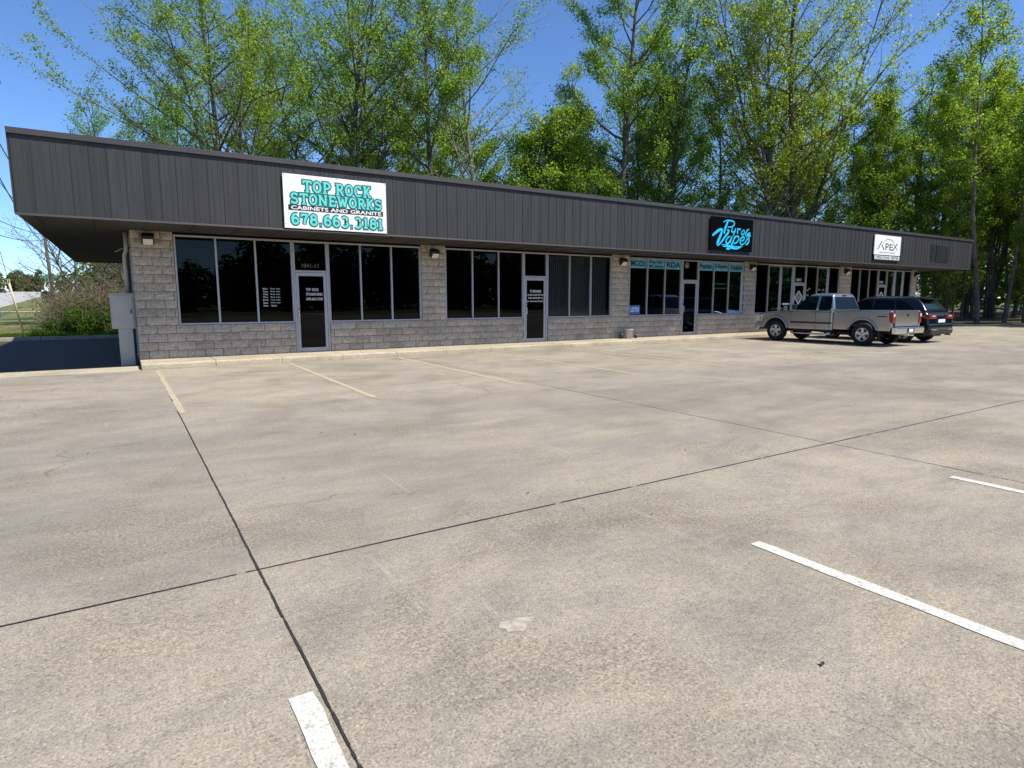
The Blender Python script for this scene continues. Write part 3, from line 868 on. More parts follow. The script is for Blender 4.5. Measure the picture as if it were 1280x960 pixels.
for ui, u in enumerate(units):
    a, c, d0, d1 = u['a'], u['c'], u['d0'], u['d1']
    wl = window(a, d0-0.003, SILL, HEAD, 3)
    wr = window(d1+0.003, c, SILL, HEAD, 3)
    t = MB(); frame_ring(t, d0, d1, DTOP, HEAD, WY+0.03, WY+0.14, 0.05)
    tr = t.build('transom', M['alu'], bld, bevel=0.004, seg=1)
    MB().add([(d0+0.05,WY+0.09,DTOP+0.05),(d1-0.05,WY+0.09,DTOP+0.05),(d1-0.05,WY+0.09,HEAD-0.05),(d0+0.05,WY+0.09,HEAD-0.05)],[(0,1,2,3)]).build('pane', M['glass'], tr)
    j = MB(); j.box(d0,d0+0.05,WY+0.03,WY+0.14,SW,DTOP-0.002); j.box(d1-0.05,d1,WY+0.03,WY+0.14,SW,DTOP-0.002)
    j.build('door_jamb', M['alu'], bld, bevel=0.004, seg=1)
    e0, e1 = d0+0.055, d1-0.055
    dm = MB(); y0, y1 = WY+0.045, WY+0.095
    dm.box(e0,e0+0.075,y0,y1,SW+0.012,DTOP-0.008); dm.box(e1-0.075,e1,y0,y1,SW+0.012,DTOP-0.008)
    dm.box(e0+0.075,e1-0.075,y0+0.001,y1-0.001,SW+0.012,SW+0.13); dm.box(e0+0.075,e1-0.075,y0+0.001,y1-0.001,DTOP-0.10,DTOP-0.008)
    door = dm.build('door', M['alu'], bld, bevel=0.004, seg=1)
    MB().add([(e0+0.075,WY+0.07,SW+0.13),(e1-0.075,WY+0.07,SW+0.13),(e1-0.075,WY+0.07,DTOP-0.10),(e0+0.075,WY+0.07,DTOP-0.10)],[(0,1,2,3)]).build('pane', M['glass'], door)
    MB().box(e0+0.076,e1-0.076,WY+0.10,WY+0.13,SW+1.02,SW+1.055).build('push_bar', M['alu'], door)
    hx = e0+0.045
    MB().tube([(hx,y0,SW+0.93),(hx,y0-0.05,SW+0.93),(hx,y0-0.06,SW+0.97),(hx,y0-0.06,SW+1.15),(hx,y0-0.05,SW+1.19),(hx,y0,SW+1.19)],0.011,8).build('handle', M['chrome'], door)
    MB().box(e0+0.02,e0+0.075,y0-0.012,y0-0.001,SW+1.215,SW+1.30).build('lock', M['chrome'], door)
    MB().box(d0+0.051,d1-0.051,WY+0.02,WY+0.16,SW-0.002,SW+0.010).build('threshold', M['alu'], bld)
    u.update(wl=wl, wr=wr, tr=tr, door=door, e0=e0, e1=e1)

GY = WY+0.086   # lettering just in front of the glass
DY = WY+0.066
u = units[0]
for k, tx in enumerate(('TOP  ROCK','STONEWORKS','678-663-3181')):
    z = 1.80-k*0.125
    text_fit(tx, u['e0']+0.26, u['e1']-0.09-(0.12 if k==0 else 0.02), z, z+0.075, DY, M['vinyl'], u['door'], bold=0.012)
for k, (d_, h_) in enumerate((('Mon','10 am  5 pm'),('Tue','10 am  5 pm'),('Wed','10 am  5 pm'),('Thu','10 am  5 pm'),('Fri','10 am  5 pm'),('Sat','10 am  2 pm'),('Sun','Closed'))):
    z = 1.83-k*0.073
    text_fit(d_, 3.15, 3.27, z, z+0.042, GY, M['vinyl'], u['wl'], bold=0.015)
    text_fit(h_, 3.34, 3.58 if k < 6 else 3.48, z, z+0.042, GY, M['vinyl'], u['wl'], bold=0.015)
text_fit('1041-11', u['d0']+0.24, u['d1']-0.24, 2.42, 2.53, GY, M['vinyl_grey'], u['tr'])
u = units[1]
cx = (u['e0']+u['e1'])/2+0.02
for k, (tx, hw, h) in enumerate((('TURNER',0.24,0.085),('LAND SURVEYING',0.34,0.055),('706-878-8912',0.30,0.06),('BY APPOINTMENT',0.34,0.045))):
    z = 1.80-k*0.105
    text_fit(tx, cx-hw, cx+hw, z, z+h, DY, M['vinyl'], u['door'], bold=0.012)
# unit three: blue banners along the window heads
u = units[2]
def banner(win, x0, x1, words, z1=HEAD-0.055, h=0.335):
    z0 = z1-h
    bn = MB().box(x0, x1, GY-0.004, GY-0.001, z0, z1).build('window_banner', M['blue_banner'], win)
    n = len(words)
    for k, wd in enumerate(words):
        hh = h/n
        text_fit(wd, x0+0.05, x1-0.05, z1-(k+1)*hh+hh*0.2, z1-k*hh-hh*0.14, GY-0.0065, M['navy'], win, bold=0.03)
p = u['p']
for k, wd in enumerate((['MODS'],['Starter','Kits'],['RDA'])):
    banner(u['wl'], u['a']+k*p+0.05, u['a']+(k+1)*p-0.04, wd)
for k, wd in enumerate((['Premium'],['E-liquids'],['Available'])):
    banner(u['wr'], u['d1']+k*p+0.05, u['d1']+(k+1)*p-0.04, wd)
MB().box(u['a']+0.10, u['a']+0.62, GY-0.004, GY-0.001, SILL+0.07, SILL+0.40).build('window_poster', M['blue_print'], u['wl'])
text_fit('LOTO', u['a']+0.15, u['a']+0.57, SILL+0.15, SILL+0.33, GY-0.0065, M['vinyl'], u['wl'], bold=0.02)
for z in (2.02, 2.20):
    MB().box(u['d1']+p+0.06, u['d1']+2*p-0.10, GY-0.004, GY-0.001, z, z+0.022).build('window_stripe', M['green_sign'], u['wr'])
MB().lathe([(0.0,0),(0.13,0.0),(0.13,-0.002),(0.0,-0.002)],'y',(u['d0']+0.30,GY-0.002,HEAD-0.20),18).build('window_sticker', M['vinyl_grey'], u['tr'])
# units four and five: numbers, emblems
for ui in (3, 4):
    u = units[ui]
    text_fit('1041', u['d0']+0.22, u['d1']-0.30, 2.40, 2.54, GY, M['vinyl'], u['tr'], bold=0.02)
    cx = (u['e0']+u['e1'])/2; cz = 1.66
    mb = MB(); r_ = 0.30
    D4 = [(cx,cz+r_),(cx+r_,cz),(cx,cz-r_),(cx-r_,cz)]
    for k in range(4): stroke_mesh(mb, [D4[k], D4[(k+1)%4]], 0.05, DY-0.0003*k)
    for k, rr in enumerate((0.19, 0.08)):
        D5 = [(cx,cz+rr),(cx+rr,cz),(cx,cz-rr),(cx-rr,cz)]
        for q in range(4): stroke_mesh(mb, [D5[q], D5[(q+1)%4]], 0.025, DY-0.0003*(4+k*4+q))
    mb.build('emblem', M['vinyl'], u['door'])
u = units[3]
MB().box(u['d0']-0.72, u['d0']-0.20, GY-0.003, GY-0.001, 1.33, 1.40).build('window_sticker', M['vinyl'], u['wl'])
MB().box(u['d0']-0.60, u['d0']-0.30, GY-0.003, GY-0.001, 1.05, 1.28).build('window_sticker', M['vinyl_grey'], u['wl'])
for (dx, z) in ((0.15,1.95),(0.30,2.02),(1.12,1.98),(1.45,1.98),(1.40,1.70),(0.18,1.72)):
    MB().box(u['d1']+dx, u['d1']+dx+0.16, GY-0.003, GY-0.001, z, z+0.09).build('window_sticker', M['vinyl_grey'], u['wr'])
# vertical blinds behind the right-hand panes of units two and five
def blinds(u, x0, x1, mat):
    b = MB(); x = x0
    while x < x1:
        a = 0.35
        b.add([(x,WY+0.24,SILL+0.05),(x+0.085,WY+0.24+0.03,SILL+0.05),(x+0.085,WY+0.24+0.03,HEAD-0.06),(x,WY+0.24,HEAD-0.06),
               (x,WY+0.242,SILL+0.05),(x+0.085,WY+0.242+0.03,SILL+0.05),(x+0.085,WY+0.242+0.03,HEAD-0.06),(x,WY+0.242,HEAD-0.06)],
              [(0,1,2,3),(7,6,5,4)])
        x += 0.08
    tag(b.build('vertical_blind', mat, u['wr']), kind='stuff')
blinds(units[1], units[1]['d1']+0.10, units[1]['c']-0.08, M['blind'])
blinds(units[4], units[4]['d1']+0.06, units[4]['c']-0.06, M['blind_dim'])

# ------------------------------------------------------------------ shop signs on the fascia
def sign_root(name, x0, x1, z0, z1, mat, label):
    root = empty(name, ((x0+x1)/2, FY-0.03, z0))
    tag(root, label, 'sign')
    return root
def place(o, root):
    o.parent = root; o.location = tuple(-c for c in root.location)
S1 = (3.355, 5.85, 3.235, 4.465)
s1 = sign_root('shop_sign', *S1, M['white_sign'], 'white banner sign with turquoise block letters and phone number on dark fascia')
pn = MB().box(S1[0],S1[1],FY-0.034,FY-0.016,S1[2],S1[3]).build('sign_panel', M['white_sign'], s1); place(pn, s1)
def su(u_, v_): return (S1[0]+u_*(S1[1]-S1[0]), S1[3]-v_*(S1[3]-S1[2]))
SY = FY-0.0365
def sign_line(txt, u0, u1, v0, v1, sw):
    a = su(u0, v1); c = su(u1, v0)
    for mat, ex, dy in ((M['teal_dark'], 0.058, 0.0), (M['teal'], 0.0, -0.009)):
        o = slab_text(txt, a[0], c[0], a[1], c[1], SY+dy, mat, s1, sw, ex, 0); place(o, s1)
sign_line('TOP', 0.175, 0.45, 0.10, 0.315, 0.050)
sign_line('ROCK', 0.485, 0.845, 0.105, 0.32, 0.050)
sign_line('STONEWORKS', 0.055, 0.955, 0.345, 0.545, 0.046)
a = su(0.04,0.665); c = su(0.965,0.565)
o = MB().box(a[0],c[0],SY-0.002,SY,a[1],c[1]).build('sign_band', M['ink'], s1, bevel=0.0); place(o, s1)
a = su(0.065,0.650); c = su(0.945,0.580)
o = text_fit('CABINETS AND GRANITE', a[0], c[0], a[1], c[1], SY-0.004, M['vinyl'], s1, bold=0.02); place(o, s1)
sign_line('678.663.3181', 0.055, 0.965, 0.725, 0.925, 0.052)
for (u_, v_) in ((0.012,0.02),(0.985,0.02),(0.012,0.93),(0.985,0.93),(0.5,0.02),(0.5,0.975)):
    q = su(u_, v_)
    o = MB().lathe([(0,-0.004),(0.010,-0.003),(0.012,0)],'y',(q[0],FY-0.034,q[1]),10).build('screw', M['dark_metal'], s1); place(o, s1)

S2 = (18.09, 20.47, 3.355, 4.54)
s2 = sign_root('shop_sign', *S2, M['black_sign'], 'black sign with bright blue brush-script lettering on dark fascia')
o = MB().box(S2[0],S2[1],FY-0.045,FY-0.016,S2[2],S2[3]).build('sign_panel', M['black_sign'], s2); place(o, s2)
def q2(px, py):
    # sketch units 0..100 across and 0..85 down
    return (S2[0]+px/100.0*(S2[1]-S2[0]), S2[3]-py/85.0*(S2[3]-S2[2]))
def curve_pts(P_, n=7):
    out=[]
    for i in range(len(P_)-1):
        p0=P_[max(i-1,0)];p1=P_[i];p2=P_[i+1];p3=P_[min(i+2,len(P_)-1)]
        for k in range(n):
            t=k/n
            out.append(tuple(0.5*((2*p1[j])+(-p0[j]+p2[j])*t+(2*p0[j]-5*p1[j]+4*p2[j]-p3[j])*t*t+(-p0[j]+3*p1[j]-3*p2[j]+p3[j])*t**3) for j in range(2)))
    out.append(P_[-1]); return out
strokes = [
 ([(28,13),(34,8),(42,7),(50,8),(54,13),(52,19),(46,23),(38,24)],3.2),        # P bowl
 ([(39,8),(36,17),(33,27),(31,37),(32,42)],5.5),                                   # P stem
 ([(50,24),(48,31),(50,36),(55,33),(58,26)],3.2),([(58,25),(55,36),(52,46)],3.2),  # y
 ([(63,24),(62,34),(63,40)],3.4),([(63,29),(67,26),(70,29)],3.0),                 # r
 ([(76,29),(72,34),(72,39),(76,40),(79,34),(78,29),(75,28)],3.0),                 # o
 ([(90,24),(85,29),(83,35),(82,40),(86,44)],3.4),([(94,34),(86,38)],3.6),([(95,42),(86,41)],3.6),([(84,46),(93,36)],2.6), # &
 ([(4,49),(12,40),(20,33),(26,31)],6.0),([(26,31),(24,42),(19,58),(16,68),(18,73)],6.8),([(18,73),(26,62),(34,48),(40,38),(41,33),(37,31)],5.0), # V
 ([(45,47),(39,52),(36,60),(37,66),(41,66),(46,57),(49,48)],4.0),([(50,47),(46,60),(47,65)],4.0),  # a
 ([(57,45),(53,58),(49,72),(48,80)],4.4),([(54,54),(60,46),(65,47),(65,55),(60,63),(54,65)],3.8), # p
 ([(70,58),(77,55),(79,48),(75,46),(70,54),(70,63),(74,67),(80,62)],3.6),        # e
 ([(80,64),(86,52),(90,45)],3.0),([(90,45),(91,54),(88,63),(83,66)],4.0),         # s
 ([(26,70),(40,71),(58,73),(74,72)],2.6),([(28,74),(44,75),(60,77),(72,73)],3.0),([(37,80),(46,80)],4.0),([(46,78),(62,79),(76,70)],2.2),
]
mb = MB()
sc2 = (S2[1]-S2[0])/100.0
for k, (P_, w) in enumerate(strokes):
    pts = [q2(*p) for p in curve_pts(P_)]
    n = len(pts)
    wd = [w*sc2*(0.55+0.45*math.sin(math.pi*min(1,max(0.0,(i+1)/(n+1))))) for i in range(n)]
    stroke_mesh(mb, pts, w*sc2, FY-0.048-0.0004*k, [q_*0.74 for q_ in wd])
o = mb.build('lettering', M['cyan'], s2); place(o, s2)

S3 = (29.25, 31.60, 3.62, 4.51)
s3 = sign_root('shop_sign', 29.25, 31.60, 3.37, 4.51, M['white_sign'], 'white square sign with black capitals under a gold arc, strip below')
o = MB().box(S3[0],S3[1],FY-0.045,FY-0.016,S3[2],S3[3]).build('sign_panel', M['white_sign'], s3); place(o, s3)
def q3(u_, v_): return (S3[0]+u_*(S3[1]-S3[0]), S3[3]-v_*(S3[3]-S3[2]))
mb = MB(); gold = MB()
def st3(P_, w, m_=None, k=[0]):
    k[0]+=1; stroke_mesh(m_ or mb, [q3(*p) for p in P_], w, FY-0.047-0.0004*(k[0]%20))
st3([(0.13,0.74),(0.27,0.30)],0.055); st3([(0.285,0.50),(0.365,0.75)],0.06)
st3([(0.43,0.75),(0.43,0.42)],0.07); st3([(0.43,0.42),(0.50,0.42),(0.53,0.50),(0.50,0.58),(0.43,0.58)],0.05)
st3([(0.58,0.42),(0.58,0.75)],0.07)
for v_ in (0.45,0.585,0.72): st3([(0.57,v_),(0.69,v_)],0.04)
st3([(0.70,0.75),(0.86,0.38)],0.06)
st3([(0.74,0.44),(0.90,0.75)],0.035, gold)
st3(arc(0.53,0.50,0.22,0.33,10,170,16) and [(0.53+0.22*math.cos(R(t)), 0.52-0.34*math.sin(R(t))) for t in range(5,176,10)],0.03, gold)
o = mb.build('lettering', M['ink'], s3); place(o, s3)
o = gold.build('arc_mark', M['gold'], s3); place(o, s3)
a = q3(0.2,0.91); c = q3(0.80,0.84)
o = text_fit('REAL ESTATE GROUP', a[0], c[0], a[1], c[1], FY-0.047, M['ink'], s3); place(o, s3)
o = MB().box(29.27,31.62,FY-0.045,FY-0.016,3.365,3.605).build('strip_panel', M['ink'], s3); place(o, s3)
o = MB().box(29.33,31.56,FY-0.048,FY-0.0455,3.415,3.575).build('strip_face', M['white_sign'], s3); place(o, s3)
o = text_fit('OPERATIONS CENTER', 29.40, 31.50, 3.435, 3.555, FY-0.050, M['ink'], s3, bold=0.02); place(o, s3)

# ------------------------------------------------------------------ wall lamps
def wall_lamp(x, z, label):
    root = empty('wall_lamp', (x, WY-0.005, z-0.14))
    tag(root, label, 'wall lamp', 'wall lamps on the block piers')
    prof = [(0.0,0.02),(0.0,0.27),(-0.10,0.27),(-0.19,0.20),(-0.19,0.12),(-0.05,0.02)]
    MB().prism(prof, 'x', -0.13, 0.13).build('housing', M['bronze'], root, bevel=0.01)
    MB().add([(-0.10,-0.185,0.115),(0.10,-0.185,0.115),(0.10,-0.06,0.018),(-0.10,-0.06,0.018),(-0.10,-0.197,0.125),(0.10,-0.197,0.125),(0.10,-0.07,0.006),(-0.10,-0.07,0.006)],
             [(0,3,2,1),(4,5,6,7),(0,1,5,4),(1,2,6,5),(2,3,7,6),(3,0,4,7)]).build('lens', M['lens'], root)
    return root
for x, z, lb in ((0.64,2.98,'bronze wall lamp on the end pier above the grey utility cabinet'),
                 (8.02,2.93,'bronze wall lamp on the block pier right of the white and turquoise sign'),
                 (15.58,2.93,'bronze wall lamp on the block pier beside the word MODS'),
                 (23.03,2.93,'bronze wall lamp on the block pier below the black and blue sign'),
                 (30.40,2.93,'bronze wall lamp on the block pier above the pickup truck cab'),
                 (37.38,2.93,'bronze wall lamp on the far end pier by the woods')):
    wall_lamp(x, z, lb)

# ------------------------------------------------------------------ utility cabinet, flood light, downspout
cab = empty('utility_cabinet', (0.03, 17.45, 0.0)); tag(cab, 'pale grey metal utility cabinet on a post at the building corner', 'utility box')
MB().box(-0.25,0.23,-0.16,0.12,0.88,1.70).build('cabinet_box', M['galv'], cab, bevel=0.012)
MB().box(-0.22,0.20,-0.172,-0.162,0.92,1.66).build('cabinet_door', M['galv'], cab, bevel=0.004, seg=1)
MB().box(-0.27,0.25,-0.185,0.14,1.70,1.72).build('cabinet_cap', M['galv'], cab)
MB().box(-0.13,0.17,-0.10,0.06,-0.02,0.88).build('post', M['galv'], cab, bevel=0.006)
MB().box(0.15,0.175,-0.182,-0.172,1.24,1.34).build('latch', M['dark_metal'], cab)
MB().tube([(0.12,0.04,1.72),(0.12,0.04,2.6),(0.17,0.04,2.75),(0.17,0.04,3.15)],0.045,10).build('conduit', M['galv'], cab)
fl = empty('flood_light', (0.20, 18.2, 2.85)); tag(fl, 'small white flood light high on the end wall under the soffit', 'flood light')
MB().tube([(0.09,0,0.0),(-0.06,0,0.02)],0.025,8).build('arm', M['bronze'], fl)
MB().prism([(-0.22,-0.10),(-0.05,-0.02),(-0.03,0.10),(-0.09,0.12)], 'y', -0.12, 0.12).build('head', M['bronze'], fl, bevel=0.008)
MB().prism([(-0.225,-0.105),(-0.215,-0.112),(-0.05,-0.03),(-0.06,-0.022)], 'y', -0.10, 0.10).build('lens', M['lens'], fl)
ds = empty('downspout', (0.20, 19.6, 0.0)); tag(ds, 'brown square downspout on the end wall of the building', 'downspout')
MB().box(-0.02,0.085,-0.06,0.06,0.12,3.15).build('pipe', M['coping'], ds, bevel=0.008)
for z in (0.8,2.4): MB().box(-0.026,0.085,-0.085,0.085,z,z+0.04).build('strap', M['coping'], ds)

# ash bucket beside unit three
bk = empty('bucket', (15.75, 16.72, SW+0.004)); tag(bk, 'small off-white plastic bucket on the sidewalk beside a block pier', 'bucket')
MB().lathe([(0.0,0.0),(0.125,0.0),(0.155,0.32),(0.165,0.325),(0.165,0.345),(0.145,0.345),(0.118,0.02),(0.0,0.02)],'z',(0,0,0),24).build('body', M['bucket'], bk)
MB().tube([(0.16*math.cos(t),-0.012-0.14*math.sin(t)*0.5,0.32-0.13*math.sin(t)) for t in np.linspace(0,math.pi,12)],0.004,5).build('handle', M['dark_metal'], bk)
cn = MB().lathe([(0,0),(0.05,0),(0.07,0.05),(0.06,0.12),(0,0.125)],'z',(0,0,0),12).build('ash_pot', M['dark_metal'], loc=(16.12,16.74,SW+0.004)); tag(cn, 'small dark pot on the sidewalk right of the bucket', 'pot')
cn = MB().lathe([(0,0),(0.06,0),(0.085,0.10),(0.07,0.2),(0,0.205)],'z',(0,0,0),12).build('ash_pot', M['dark_metal'], loc=(15.42,16.76,SW+0.004)); tag(cn, 'dark pot on the sidewalk left of the bucket', 'pot')

# ------------------------------------------------------------------ vehicles
def arch(cy, cz, r, z_base, n=12):
    """points (y,z) of a wheel arch from front to rear along the top"""
    a = math.asin(max(-1,min(1,(z_base-cz)/r)))
    return [(cy+r*math.cos(a+(math.pi-2*a)*i/n), cz+r*math.sin(a+(math.pi-2*a)*i/n)) for i in range(n+1)]
def wheel(parent, x, y, r, w, side, rim_r, spokes=5):
    root = MB()
    h = w/2
    prof = [(rim_r,-h*0.8),(rim_r+0.02,-h),(r-0.05,-h),(r-0.015,-h*0.82),(r,-h*0.5),(r,h*0.5),(r-0.015,h*0.82),(r-0.05,h),(rim_r+0.02,h),(rim_r,h*0.8)]
    t = root.lathe(prof,'x',(x,y,r),28).build('wheel', M['tyre'], parent)
    rm = MB(); s = side
    rm.lathe([(rim_r,s*h*0.86),(rim_r-0.018,s*h*0.90),(rim_r-0.03,s*h*0.55),(rim_r-0.03,-s*h*0.7)],'x',(x,y,r),28)
    rm.lathe([(0.0,s*h*0.80),(0.05,s*h*0.80),(0.075,s*h*0.66),(0.075,s*h*0.3)],'x',(x,y,r),16)
    for k in range(spokes):
        a = 2*math.pi*k/spokes+0.3
        u_ = Vector((0,math.cos(a),math.sin(a))); v_ = Vector((0,-math.sin(a),math.cos(a)))
        c = Vector((x,y,r))
        X_ = Vector((1,0,0))
        w0, w1 = rim_r*0.20, rim_r*0.23
        pts=[]
        for (d, ww, xo) in ((0.05,w0,s*h*0.70),(rim_r-0.015,w1,s*h*0.78),):
            for sg in (-1,1): pts.append(c+u_*d+v_*(sg*ww)+X_*xo)
        for (d, ww, xo) in ((0.05,w0,s*h*0.45),(rim_r-0.015,w1,s*h*0.5),):
            for sg in (-1,1): pts.append(c+u_*d+v_*(sg*ww)+X_*xo)
        rm.add(pts,[(0,1,3,2),(4,6,7,5),(0,2,6,4),(1,5,7,3),(0,4,5,1),(2,3,7,6)])
    rm.build('rim', M['rim'], t)
    MB().lathe([(0.0,s*h*0.25),(rim_r-0.032,s*h*0.25)],'x',(x,y,r),20).build('brake_disc', M['under'], t)
    return t
def rrect(hw, y0, y1, z, rc, n=4):
    """rounded rectangle ring in plan at height z"""
    out=[]
    for cx_, cy_, a0 in ((hw-rc,y1-rc,0),(-hw+rc,y1-rc,90),(-hw+rc,y0+rc,180),(hw-rc,y0+rc,270)):
        for k in range(n+1):
            t=R(a0+90*k/n); out.append((cx_+rc*math.cos(t), cy_+rc*math.sin(t), z))
    return out

def make_pickup():
    root = empty('pickup_truck'); paint = M['silver']
    HW = 0.95; WR = 0.385
    ya, yb = 1.65, -1.65
    # cab + nose
    low = 0.47
    front = [(2.42,0.50),(2.47,0.72),(2.44,0.95),(2.36,1.045),(2.10,1.09),(1.65,1.125),(1.16,1.16),(-0.60,1.165),(-0.60,low)]
    fa = arch(ya, WR+0.02, 0.485, low)[::-1]           # rear -> front
    poly = front + fa + [(2.30,low)]
    # order: front..(-.60,low) then arch from rear side to front side
    MB().prism(poly,'x',-HW+0.0,HW-0.0).build('cab_body', paint, root, bevel=0.055, seg=4)
    # bed
    low2 = 0.52
    ra = arch(yb, WR+0.02, 0.485, low2)[::-1]
    bp = [(-0.615,1.185),(-2.56,1.205),(-2.60,1.15),(-2.60,0.66),(-2.52,low2)]+ra+[(-0.615,low2)]
    for s in (-1,1):
        MB().prism(bp,'x',s*(HW-0.09),s*HW).build('bed_side', paint, root, bevel=0.03, seg=3)
    MB().box(-HW+0.10,HW-0.10,-2.55,-0.62,0.66,0.70).build('bed_floor', M['trim'], root)
    MB().box(-HW+0.10,HW-0.10,-0.68,-0.625,0.70,1.17).build('bed_bulkhead', paint, root)
    tg = MB().box(-0.76,0.76,-2.625,-2.555,0.68,1.20).build('tailgate', paint, root, bevel=0.018, seg=3)
    MB().box(-0.06,0.06,-2.634,-2.626,1.02,1.09).build('tailgate_handle', M['black'], tg)
    MB().box(0.30,0.60,-2.630,-2.626,0.76,0.79).build('badge', M['chrome'], tg)
    for s in (-1,1):
        tl = MB().prism([(-2.630,0.80),(-2.630,1.13),(-2.60,1.15),(-2.49,1.13),(-2.52,0.82),(-2.60,0.79)],'x',s*0.82,s*0.955).build('tail_light', M['red_lens'], root, bevel=0.012)
        MB().box(min(s*0.835,s*0.94),max(s*0.835,s*0.94),-2.638,-2.631,1.00,1.10).build('reverse_lens', M['clear_lens'], tl)
    bmp = MB().prism([(-2.60,0.44),(-2.74,0.44),(-2.76,0.50),(-2.76,0.635),(-2.72,0.66),(-2.60,0.66)],'x',-0.93,0.93).build('rear_bumper', M['chrome'], root, bevel=0.02, seg=3)
    MB().box(-0.23,0.23,-2.768,-2.762,0.47,0.62).build('plate_recess', M['black'], bmp)
    MB().box(-0.14,0.14,-2.774,-2.769,0.49,0.60).build('licence_plate', M['plate'], bmp)
    MB().prism([(2.38,0.40),(2.56,0.42),(2.58,0.52),(2.54,0.64),(2.38,0.66)],'x',-0.93,0.93).build('front_bumper', M['chrome'], root, bevel=0.025, seg=3)
    MB().box(-0.45,0.45,2.45,2.50,0.72,0.96).build('grille', M['black'], root)
    for s in (-1,1):
        hl = MB().prism([(2.26,0.74),(2.50,0.74),(2.46,0.95),(2.20,0.98)],'x',s*0.50,s*0.957).build('headlight', M['clear_lens'], root, bevel=0.02)
        MB().box(min(s*0.955,s*0.962),max(s*0.955,s*0.962),2.27,2.36,0.77,0.93).build('turn_lens', M['amber'], hl)
    # greenhouse
    def gw(z):
        t=(z-1.15)/(1.78-1.15); return 0.885-(0.19*t+0.03*t*t)
    def gf(z):
        t=(z-1.15)/(1.78-1.15); return 1.17-0.80*t
    def gb(z):
        t=(z-1.15)/(1.78-1.15); return -0.60+0.20*t
    rings=[rrect(gw(z),gb(z),gf(z),z,0.07) for z in (1.14,1.3,1.5,1.68)]
    rings += [rrect(gw(1.72)-0.01,gb(1.72)+0.01,gf(1.72)-0.02,1.735,0.08), rrect(gw(1.76)-0.05,gb(1.76)+0.04,gf(1.76)-0.08,1.775,0.10), rrect(gw(1.78)-0.20,gb(1.78)+0.18,gf(1.78)-0.25,1.80,0.12)]
    MB().loft(rings).build('cab_roof', paint, root)
    def side_glass(name, poly, s):
        vs=[(s*(gw(z)+0.006),y,z) for y,z in poly]
        MB().add(vs,[tuple(range(len(vs)))]).build(name, M['car_glass'], root)
    for s in (-1,1):
        side_glass('door_window',[(0.93,1.19),(0.86,1.30),(0.53,1.66),(0.44,1.685),(0.085,1.69),(0.085,1.19)],s)
        side_glass('rear_side_window',[(0.0,1.19),(0.0,1.69),(-0.36,1.69),(-0.43,1.62),(-0.47,1.24),(-0.43,1.19)],s)
        # door seams, handles, moulding, flares, mirror, step
        sm=MB(); xx=s*(HW+0.001)
        sm.box(min(xx,xx+s*.002),max(xx,xx+s*.002),0.040,0.052,0.50,1.15); sm.box(min(xx,xx+s*.002),max(xx,xx+s*.002),1.03,1.042,0.72,1.14); sm.box(min(xx,xx+s*.002),max(xx,xx+s*.002),-0.50,-0.488,0.50,1.14)
        sm.build('door_seam', M['black'], root)
        for y in (0.14,-0.10):
            MB().box(min(xx,xx+s*.03),max(xx,xx+s*.03),y-0.06,y+0.06,1.035,1.065).build('door_handle', paint, root, bevel=0.008)
        for y0_,y1_ in ((0.06,1.02),(-0.56,0.035)):
            MB().box(min(xx,xx+s*.018),max(xx,xx+s*.018),y0_,y1_,0.70,0.765).build('side_moulding', M['trim'], root, bevel=0.006)
        for yy, lo in ((ya,0.50),(yb,0.55)):
            pts=[(s*(HW+0.012),p_[0],p_[1]) for p_ in arch(yy,WR+0.02,0.515,lo,16)]
            fl_=MB(); fl_.tube(pts,0.042,8); fl_.build('fender_flare', M['flare'], root)
        MB().tube([(s*(HW-0.02),1.0,0.36),(s*(HW+0.03),0.9,0.335),(s*(HW+0.03),-0.45,0.335),(s*(HW-0.02),-0.55,0.36)],0.035,8).build('side_step', M['chrome'], root)
        MB().prism([(0.78,1.20),(0.92,1.20),(0.93,1.38),(0.80,1.39)],'x',s*(HW-0.03),s*(HW+0.13)).build('mirror', M['black'], root, bevel=0.025)
        MB().box(min(xx,xx+s*.003),max(xx,xx+s*.003),-2.42,-2.12,0.99,1.025).build('bed_decal', M['trim'], root)
        # mud flap
        MB().box(min(s*0.70,s*0.92),max(s*0.70,s*0.92),-2.16,-2.14,0.20,0.55).build('mud_flap', M['under'], root)
    zb=[1.24,1.66]
    vs=[(-gw(1.22)+0.10,gb(1.22)-0.006,1.22),(gw(1.22)-0.10,gb(1.22)-0.006,1.22),(gw(1.66)-0.10,gb(1.66)-0.006,1.66),(-gw(1.66)+0.10,gb(1.66)-0.006,1.66)]
    MB().add(vs,[(0,1,2,3)]).build('rear_window', M['car_glass'], root)
    vs=[(-gw(1.2)+0.06,gf(1.2)+0.008,1.2),(gw(1.2)-0.06,gf(1.2)+0.008,1.2),(gw(1.68)-0.06,gf(1.68)+0.008,1.68),(-gw(1.68)+0.06,gf(1.68)+0.008,1.68)]
    MB().add(vs,[(0,1,2,3)]).build('windscreen', M['car_glass'], root)
    MB().box(-0.12,0.12,gb(1.72)-0.03,gb(1.72)+0.03,1.695,1.735).build('brake_lamp', M['red_lens'], root)
    # chassis, axles, exhaust, tank
    ch = MB()
    for s in (-1,1): ch.box(min(s*0.42,s*0.52),max(s*0.42,s*0.52),-2.55,2.3,0.42,0.56)
    ch.tube([(-0.80,yb,WR),(0.80,yb,WR)],0.05,8); ch.tube([(-0.80,ya,WR),(0.80,ya,WR)],0.05,8)
    ch.lathe([(0.0,-0.14),(0.14,-0.08),(0.15,0.06),(0,0.14)],'x',(0.1,yb,WR),12)
    ch.box(-0.88,0.88,-0.6,1.1,0.40,0.47); ch.box(-0.70,-0.25,-1.1,-0.4,0.33,0.45)
    ch.build('chassis', M['under'], root)
